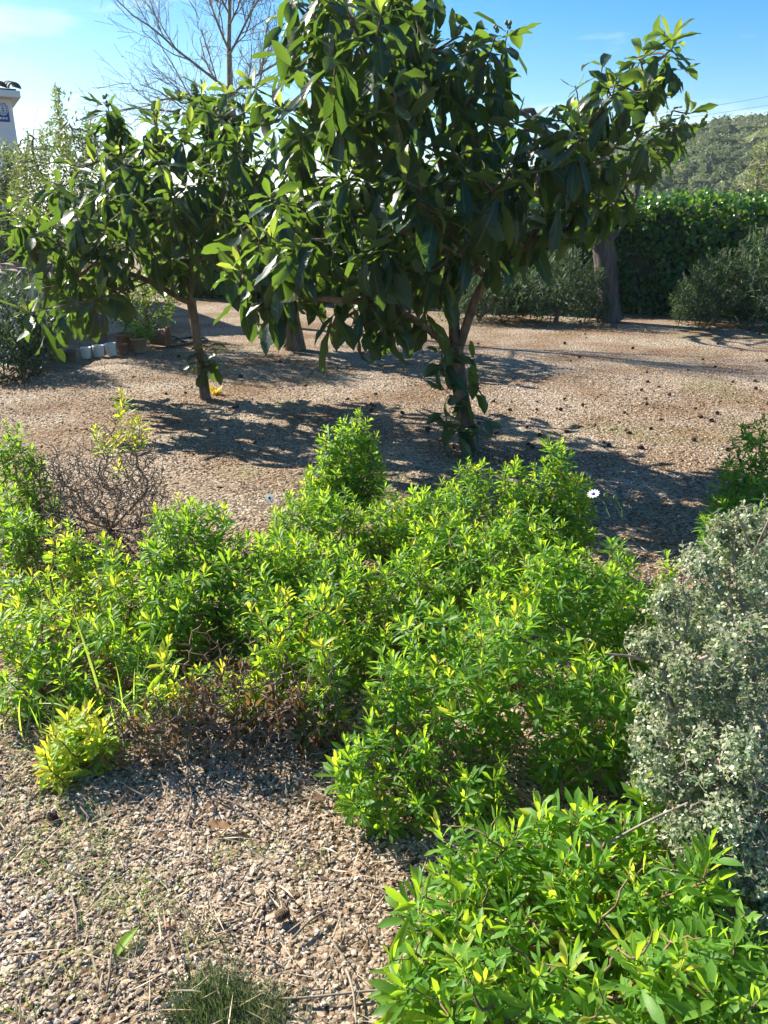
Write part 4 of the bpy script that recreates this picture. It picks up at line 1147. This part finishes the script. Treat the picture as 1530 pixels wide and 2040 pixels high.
def pot_plant(label, b, z0, ht, w, n, mat, T, ntpl, L, name='potted_plant'):
    base = b + np.array([0, 0, z0]); root = empty(name, base); tag(root, label, 'plant')
    tips = base + np.stack([rng.normal(0, w, n), rng.normal(0, w, n), ht * U(.45, 1.1, n)], -1)
    PA, par, rr, ids = grow([[base, base + np.array([0, 0, .06])]], tips, rt=.003)
    wood(root, chains_of(PA, par, rr), M['greenstem'], limb_r=.02, trunk_name='stem')
    g = Group(T, M[mat], 'leaf', 'foliage', root)
    for t in tips: whorl(g, t, np.array([0, 0, 1.0]), 10, L, L * .6, rad(0), rad(65), .12, ntpl, .1, .7, world_up=.3)
    GROUPS.append(g)
pot_plant('bright green bushy plant growing in the tan pot', b2, h2 * .85, .20, .08, 24, 'daisy', T_COT, 3, .055)
pot_plant('tall stemmed plant in the large brown pot', b1, h1 * .85, .45, .10, 22, 'oleander', T_OLIVE, 2, .08)
pot_plant('dark plant spilling over the olive green pot', G(112, 722), .14, .28, .12, 30, 'oleander', T_OLIVE, 2, .07)
# overturned reddish pot
b = G(318, 692); root = empty('plant_pot', b); tag(root, 'reddish pot lying on its side near the hose', 'pot', 'pots in a row on the gravel')
Rr = .12
V, Q = lathe([(.02, 0), (Rr * .72, 0), (Rr * .74, .01), (Rr * .95, .2), (Rr * 1.05, .2), (Rr * 1.06, .235), (Rr * .95, .235), (Rr * .9, .19), (.02, .02)], 20)
V = np.stack([V[:, 2] - .1, V[:, 1], V[:, 0] + Rr * 1.05], -1)
link('pot_body', np_mesh('pot_body', V, Q), M['terracotta'], root)

def cord(name, label, cat, pts, r, mat):
    P = np.array(pts, float)
    for _ in range(3):
        P = np.concatenate([[P[0]], np.stack([.75 * P[:-1] + .25 * P[1:], .25 * P[:-1] + .75 * P[1:]], 1).reshape(-1, 3), [P[-1]]])
    b = P[0].copy()
    V, Q = tubes([(P, np.full(len(P), r))], 8)
    o = link(name, np_mesh(name, V - b, Q), M[mat], None, b)
    return tag(o, label, cat)
cord('garden_hose', 'dark green hose on the gravel right of the pots', 'hose', [G(322, 684, .02), G(350, 676, .02), G(385, 670, .02), G(420, 676, .02), G(392, 682, .02), G(340, 690, .02)], .014, 'hose')
cord('black_pipe', 'black pipe leaning across the green hose', 'pipe', [G(300, 650, .16), G(335, 664, .12), G(368, 682, .03)], .013, 'pipe')

# overhead cables
pole_b = np.array([62.0, 78.0, 0]); pz = 0
cable_pts = [((1560, 185), (1250, 232)), ((1560, 203), (1250, 240)), ((1560, 225), (1300, 236))]
upole = empty('utility_pole', A(1640, 300, 60) * np.array([1, 1, 0])); tag(upole, 'wooden utility pole beyond the right edge', 'pole')
pt = np.array(upole.location); ptop = A(1640, 170, 60)[2]
V, Q = tubes([(np.array([[0, 0, -.1], [0, 0, ptop * .5], [0, 0, ptop + .3]]), np.array([.16, .14, .11]))], 10)
link('post', np_mesh('post', V, Q), M['bark_grey'], upole)
for i, (yr, yl) in enumerate(((172, 240), (190, 252), (222, 262))):
    a = A(1640, yr, 60); bb = A(900, yl, 120)
    s = np.linspace(0, 1, 24)[:, None]
    P = a + (bb - a) * s - np.array([0, 0, 1]) * (1.2 * 4 * s * (1 - s))
    V, Q = tubes([(P, np.full(24, .016))], 5)
    o = link('power_cable', np_mesh('power_cable', V - a, Q), M['cable'], None, a)
    tag(o, ('uppermost thin cable crossing the sky at right', 'second thin cable crossing the sky at right', 'lowest thin cable, running just over the hilltop')[i], 'cable', 'overhead cables')

# ------------------------------------------------------------------ flowers
def daisy(label, p, tilt, stem_to):
    root = empty('daisy_flower', stem_to); tag(root, label, 'flower', 'white daisies')
    V, Q = tubes([(np.array([stem_to, stem_to * .5 + p * .5 + np.array([.01, 0, .01]), p]) - stem_to, np.array([.0016, .0014, .0014]))], 5)
    link('stem', np_mesh('stem', V, Q), M['greenstem'], root)
    pm = leaf_template(.34, peak=.6, bend=-.15, fold=.1, tint=.5); me = np_mesh('petal', pm[0] * .022, pm[1], pm[2]); me.materials.append(M['petal'])
    R0 = Matrix.Rotation(tilt[0], 4, 'X') @ Matrix.Rotation(tilt[1], 4, 'Y')
    for k in range(13):
        o = link('petal', me, None, root)
        o.matrix_basis = Matrix.Translation(Vector(p - stem_to)) @ R0 @ Matrix.Rotation(k * 2 * math.pi / 13, 4, 'Z') @ Matrix.Translation((0, .004, 0))
    V, Q = lathe([(.007, 0), (.006, .003), (.002, .005), (.0003, .0052)], 10)
    o = link('flower_centre', np_mesh('flower_centre', V, Q), M['signblue'], root); o.matrix_basis = Matrix.Translation(Vector(p - stem_to)) @ R0
daisy('white daisy flower right of the tallest tufted bush', A(1182, 984, 2.75), (.35, -.35), A(1215, 1030, 2.68))
daisy('white daisy flower at the left end of the middle bush', A(537, 992, 3.5), (.9, .3), A(545, 1035, 3.45))
for k, (x, y) in enumerate(((1208, 990), (1227, 994))):
    p = A(x, y, 2.68); q = A(1240, 1035, 2.66)
    root = empty('flower_bud', q); tag(root, ('left closed green daisy bud beside the white flower', 'right closed green daisy bud beside the white flower')[k], 'bud', 'closed daisy buds')
    V, Q = tubes([(np.array([q, (p + q) / 2 + np.array([.01, 0, 0]), p]) - q, np.array([.0016] * 3))], 5); link('stem', np_mesh('stem', V, Q), M['greenstem'], root)
    V, Q = lathe([(.0005, -.002), (.006, .002), (.008, .008), (.006, .015), (.0008, .02)], 10); o = link('bud', np_mesh('bud', V, Q), M['greenstem'], root, Vector(p - q)); o.rotation_euler = (.3, -.5, 0)

# ------------------------------------------------------------------ ground litter
def flat_scatter(name, T, ntpl, mat, pts, L0, L1, pitch, label, cat, part='blade', tint=(0, 1), z=.004):
    n = len(pts); yaw = U(0, 6.28, n); el = rng.normal(pitch[0], pitch[1], n)
    D = np.stack([np.cos(yaw) * np.cos(el), np.sin(yaw) * np.cos(el), np.sin(el)], -1)
    Nn = np.stack([-np.cos(yaw) * np.sin(el), -np.sin(yaw) * np.sin(el), np.cos(el)], -1) + rng.normal(0, .4, (n, 3))
    ti = np.clip((U(tint[0], tint[1], n) * 5).astype(int), 0, 4)
    g = Group(T, M[mat], part, name, None, maxparts=0)
    P = np.array(pts, float); P[:, 2] = gz(P[:, 0], P[:, 1]) + z * U(.6, 2.4, n)
    g.add(ti * ntpl + rng.integers(0, ntpl, n), P, frames(D, Nn), U(L0, L1, n)); g.label = (label, cat)
    GROUPS.append(g)
def ground_pts(n, y0, y1):
    y = np.sqrt(U(y0**2, y1**2, n)); x = U(-1, 1, n) * (.36 + .545 * y)
    return np.stack([x, y, 0 * x], -1)
flat_scatter('dry_needle_litter', T_STRAW, 3, 'straw', ground_pts(15000, .85, 4.5), .03, .10, (.03, .12), 'dry straw and pine needles strewn over the near gravel', 'litter', z=.014)
flat_scatter('leaf_litter', T_OLIVE, 2, 'deadleaf', ground_pts(4200, 1.6, 8.0), .02, .06, (.05, .25), 'small brown fallen leaves on the gravel under the bushes', 'litter', z=.010)
gp = []
for (x, y, k, sp) in ((60, 1690, 26, .10), (110, 1660, 30, .08), (130, 1720, 26, .06), (200, 1690, 16, .05), (160, 1790, 24, .06), (290, 1800, 22, .04), (300, 1820, 14, .05), (430, 1710, 8, .02), (510, 1700, 8, .02), (620, 1720, 6, .02), (390, 1900, 8, .02),
                       (50, 1990, 14, .05), (150, 1950, 8, .06), (130, 1570, 12, .03), (20, 1600, 16, .06), (0, 1540, 16, .06), (240, 1780, 10, .05), (170, 1880, 10, .05)):
    c = G(x, y)
    for _ in range(k * 2): gp.append(c + np.array([rng.normal(0, sp), rng.normal(0, sp), 0]))
flat_scatter('grass_sprouts', T_GRASS, 3, 'grass', gp, .03, .10, (.75, .3), 'thin sprouts of grass in the near gravel', 'grass', z=.0)
gp = []
for (x, y, k, sp) in ((1440, 680, 40, .06), (640, 640, 90, .5), (560, 660, 60, .4), (430, 700, 60, .3), (900, 760, 40, .25), (1300, 690, 40, .5), (280, 740, 60, .35), (1050, 660, 50, .6), (530, 760, 40, .3)):
    c = G(x, y)
    for _ in range(k): gp.append(c + np.array([rng.normal(0, sp), rng.normal(0, sp), 0]))
flat_scatter('weed_sprouts', T_GRASS, 3, 'grass', gp, .03, .07, (.8, .3), 'faint low weeds in the sunlit gravel under the trees', 'weeds', z=.0)

def tuft(name, label, cat, c, n, L, sp, mat='grass', el=(1.25, .25), T=None, ntpl=3, tint=(0, 1)):
    root = empty(name, c); tag(root, label, cat)
    T = T or T_GRASS
    g = Group(T, M[mat], 'blade', 'blades', root, maxparts=120, min_px=14)
    yaw = U(0, 6.28, n); e_ = rng.normal(el[0], el[1], n)
    D = np.stack([np.cos(yaw) * np.cos(e_), np.sin(yaw) * np.cos(e_), np.sin(e_)], -1)
    Nn = np.stack([-np.cos(yaw) * np.sin(e_), -np.sin(yaw) * np.sin(e_), np.cos(e_)], -1)
    ti = np.clip((U(tint[0], tint[1], n) * 5).astype(int), 0, 4)
    g.add(ti * ntpl + rng.integers(0, ntpl, n), c + np.stack([rng.normal(0, sp, n), rng.normal(0, sp, n), 0 * yaw], -1), frames(D, Nn), L * U(.5, 1.05, n)); GROUPS.append(g)
tuft('grass_clump', 'tall thin grass clump rising in front of the left bushes', 'grass', G(250, 1475), 34, .40, .045)
tuft('grass_clump', 'short grass clump under the scraggly left bush', 'grass', G(95, 1480), 30, .22, .08)
tuft('dry_grass_tuft', 'tuft of dry straw lying by the terracotta shard', 'grass', G(405, 1855), 60, .09, .02, 'straw', (.45, .3), T_STRAW, 3, (.5, 1))
tuft('dry_grass_tuft', 'pale dry straw tuft near the bottom left of the gravel', 'grass', G(255, 1935), 40, .07, .02, 'straw', (.4, .3), T_STRAW, 3, (.6, 1))
tuft('feathery_plant', 'dark green feathery seedling mound at the bottom edge', 'plant', G(420, 2015), 2600, .05, .042, 'cypress', (.75, .5), T_STRAW, 3)
tuft('feathery_plant', 'paler feathery seedling just right of the dark green mound', 'plant', G(525, 2035), 700, .045, .035, 'cypress', (.7, .4), T_STRAW, 3, (.6, 1))
tuft('yellow_weed', 'small yellow orange weed at the foot of the slim loquat trunk', 'weed', G(428, 785), 40, .10, .03, 'yellowleaf', (1.0, .4), T_OLIVE, 2)
shrub('weed_plant', 'small bright weed on the gravel at the far left', 'plant', None, [lobe(22, 708, 8.9, 24), lobe(45, 730, 8.9, 14)], spacing=.06, leaf=(.05, .03), tint=(.4, .9), dead=0)

def one_leaf(name, label, p, L, T, mat, yaw, lift=.006):
    V, Q, at = T
    me = np_mesh(name, V * L, Q, at); o = link(name, me, M[mat], None, (p[0], p[1], lift)); o.rotation_euler = (U(-.1, .1), .12, yaw)
    tag(o, label, 'leaf')
one_leaf('fallen_leaf', 'brown ribbed dead leaf lying on the near gravel', G(470, 1660), .085, leaf_template(.36, peak=.55, bend=-.3, fold=.3, cols=5, rows=10, wave=.1, tint=.9), 'deadleaf', 1.45, .018)
one_leaf('fallen_leaf', 'curled yellow green leaf on the gravel at bottom left', G(280, 1860), .085, leaf_template(.3, peak=.5, bend=.5, fold=.5, cols=5, rows=9, tint=.72), 'daisy', 2.6, .022)
one_leaf('fallen_leaf', 'pale fallen leaf on the gravel beside the domed bush', G(440, 970), .09, leaf_template(.4, peak=.5, bend=-.4, fold=.4, cols=5, rows=9, tint=.95), 'straw', 1.2, .02)

def rock(name, label, cat, p, s, mat, seed, flat=.6):
    import bmesh
    r = np.random.default_rng(seed); bm = bmesh.new(); bmesh.ops.create_icosphere(bm, subdivisions=3, radius=1)
    k = r.normal(size=(6, 3))
    for v in bm.verts:
        c = np.array(v.co); q = 1 + .28 * np.sin(k @ c * 1.8 + seed).mean() * 2
        c = np.clip(c * q, -.82, .82)
        v.co = Vector(c * np.array(s) + np.array([0, 0, s[2] * flat]))
    me = bpy.data.meshes.new(name); bm.to_mesh(me); bm.free()
    o = link(name, me, M[mat], None, (p[0], p[1], 0)); tag(o, label, cat)
rock('edging_stone', 'grey stone under the bare stems left of the big front bush', 'stone', G(585, 1425), (.06, .035, .035), 'rock', 3)
rock('edging_stone', 'grey stone in deep shade right of the front bush stems', 'stone', G(1215, 1545), (.10, .035, .035), 'rock', 5)
rock('clay_shard', 'small flat terracotta shard on the near gravel', 'shard', G(338, 1846), (.016, .010, .006), 'terracotta', 7)

def twig(label, pts, r=.003, mat='drytwig'):
    cord('dry_twig', label, 'twig', pts, r, mat)['group'] = 'dry twigs on the gravel'
twig('long thin twig hanging down onto the gravel below the sparse bush', [G(380, 1440, .10), G(375, 1490, .05), G(372, 1550, .012), G(385, 1590, .01), G(368, 1640, .01)], .0028)
twig('brown twig lying left to right by the small yellow bush', [G(200, 1512, .012), G(260, 1508, .02), G(330, 1505, .015), G(365, 1512, .012)], .004)
twig('pale branching twig lying at the bottom beside the low bush', [G(560, 1990, .012), G(640, 1985, .015), G(720, 1975, .012), G(780, 1972, .012)], .0025, 'bark_pale')
twig('thin upright twig at the bottom beside the low bush', [G(690, 1930, .012), G(705, 1975, .02), G(710, 2038, .012)], .0025, 'bark_pale')
twig('pale twig arching under the sparse bush', [G(300, 1430, .10), G(400, 1455, .06), G(480, 1450, .07), G(520, 1420, .10)], .0035)
twig('thin twig arching left of the grey stone', [G(400, 1490, .02), G(460, 1480, .04), G(520, 1450, .05), G(580, 1400, .12)], .0028)
twig('thick pale twig beside the grey stone', [G(540, 1470, .03), G(600, 1465, .04), G(640, 1455, .05)], .0035)
for k, (x, y) in enumerate(((220, 1940), (150, 1835), (760, 1790), (620, 1850), (480, 1620))):
    p = G(x, y); a_ = U(0, 3.1); d_ = np.array([math.cos(a_), math.sin(a_), 0]) * U(.05, .09)
    twig(('short brown twig in the bottom left gravel', 'short brown twig near the left edge of the gravel', 'short twig by the left side of the low bush', 'short twig in the middle of the near gravel', 'short twig at the edge of the bush shadow')[k], [p - d_ + [0, 0, .014], p + [0, .01, .02], p + d_ + [0, 0, .014]], .0026)

# bare stems sticking out of the grey shrub
for k, (x0, y0, x1, y1, Y) in enumerate(((1330, 1320, 1205, 1303, 1.62), (1330, 1340, 1260, 1310, 1.62), (1500, 1100, 1465, 1020, 1.8), (1500, 1110, 1535, 1030, 1.75), (1440, 1760, 1310, 1730, 1.25), (1370, 1600, 1210, 1680, 1.35))):
    o = cord('bare_stem', ('long pale thorny stem poking left out of the grey shrub', 'short pale stem just above the long poking one', 'left pale stem sticking up from the top of the grey shrub', 'right pale stem sticking up from the top of the grey shrub',
              'pale stem poking left low out of the grey shrub', 'leafy stem drooping left from the grey shrub')[k], 'stem', [A(x0, y0, Y), A((x0 + x1) / 2, (y0 + y1) / 2 - 4, Y - .02), A(x1, y1, Y - .03)], .0028, 'bark_pale')
    o['group'] = 'bare stems of the grey shrub'

# pine cones
def cone_mesh():
    prof = [(.001, 0), (.010, .003)]
    for i in range(7):
        z = .004 + i * .0052; r = .0165 * math.sin(math.pi * (.28 + .62 * i / 6))
        prof += [(r * .72, z), (r * 1.05, z + .0035)]
    prof += [(.001, .043)]
    V, Q = lathe(prof, 10)
    V = V * (1 + rng.normal(0, .05, V.shape)) * 1.15
    V = np.stack([V[:, 2] - .022, V[:, 1], V[:, 0] + .015], -1)
    me = np_mesh('pine_cone', V, Q, smooth=False); me.materials.append(M['cone'])
    return me
CM = cone_mesh()
placed = 0
for _ in range(900):
    x, y = U(880, 1530), U(665, 900)
    if U() < .45: x, y = U(300, 1000), U(650, 900)
    p = G(x, y)
    o = link('pine_cone', CM, None, None, (p[0], p[1], 0)); o.rotation_euler = (0, 0, U(0, 6.28)); o.scale = (U(.55, 1.0),) * 3
    tag(o, 'small dark pine cone lying on the sunlit gravel', 'pine cone', 'pine cones scattered on the gravel')
    placed += 1
    if placed >= 110: break
for k, (x, y) in enumerate(((562, 1833), (105, 1640))):
    p = G(x, y); o = link('pine_cone', CM, None, None, (p[0], p[1], .004)); o.rotation_euler = (0, 0, U(0, 6)); o.scale = (.75,) * 3
    tag(o, ('dark pine cone on the near gravel, centre', 'dark pine cone on the near gravel, left edge')[k], 'pine cone', 'pine cones on the near gravel')

# ------------------------------------------------------------------ build leaves, stones: the ones that show largest one by one, the rest joined
ZW, ZH, CELL = 256, 341, 6.0
zb = np.full(ZW * ZH, 1e9)
def cells(W):
    x, y, d = project(W)
    ok = (d > .1) & (x >= 0) & (x < 1530) & (y >= 0) & (y < 2040)
    return (np.clip(x / CELL, 0, ZW - 1).astype(int) + ZW * np.clip(y / CELL, 0, ZH - 1).astype(int)), d, ok
for g in GROUPS:
    g.close()
    for t, (i, W) in g.W.items():
        c, d, ok = cells(W.reshape(-1, 3)); np.minimum.at(zb, c[ok], d[ok])
for V in SOLIDS:
    c, d, ok = cells(V); np.minimum.at(zb, c[ok], d[ok])
n_parts = n_tris = 0
for g in GROUPS:
    N = len(g.tid); score = np.zeros(N)
    if g.maxparts:
        for t, (i, W) in g.W.items():
            k, n, _ = W.shape
            c, d, ok = cells(W.reshape(-1, 3))
            vis = (ok & (d <= zb[np.minimum(c, ZW * ZH - 1)] + .05)).reshape(k, n).mean(1)
            size = np.ptp(g.T[t][0], axis=0).max() * g.S[i] * F / np.maximum(d.reshape(k, n).mean(1), .2)
            score[i] = np.where((vis > .3) & (size >= g.min_px), vis * size**2, 0)
    top = np.argsort(-score)[:g.maxparts]; top = top[score[top] > 0]
    sep = np.zeros(N, bool); sep[top] = True
    off = np.array(g.parent.matrix_basis.translation) if g.parent is not None else np.zeros(3)
    cache = {}
    for q in top:
        t = g.tid[q]
        if t not in cache:
            V, Fq, at = g.T[t]; me = np_mesh(g.part, V, Fq, at, smooth=Fq.shape[1] == 4); me.materials.append(g.mat); cache[t] = me
        o = bpy.data.objects.new(g.part, cache[t]); COL.objects.link(o); o.parent = g.parent
        mtx = Matrix((g.R[q] * g.S[q]).tolist()).to_4x4(); mtx.translation = Vector(g.P[q] - off)
        o.matrix_basis = mtx
    n_parts += len(top)
    VV, FF, AA, o_ = [], [], [], 0
    for t, (i, W) in g.W.items():
        W = W[~sep[i]]
        if not len(W): continue
        k, n, _ = W.shape
        VV.append(W.reshape(-1, 3) - off)
        FF.append((g.T[t][1][None] + (np.arange(k) * n)[:, None, None]).reshape(-1, g.T[t][1].shape[1]) + o_)
        AA.append(np.tile(g.T[t][2], (k, 1))); o_ += k * n
    if VV:
        FF = np.concatenate(FF); n_tris += len(FF) * (FF.shape[1] - 2)
        o = link(g.rest, np_mesh(g.rest, np.concatenate(VV), FF, np.concatenate(AA), smooth=FF.shape[1] == 4), g.mat, g.parent)
        o['kind'] = 'stuff'
        if g.parent is None:
            lab = getattr(g, 'label', ('dense scrubby woodland covering the far hillside', 'woodland'))
            tag(o, lab[0], lab[1])
print('pieces', n_parts, 'joined tris', n_tris)
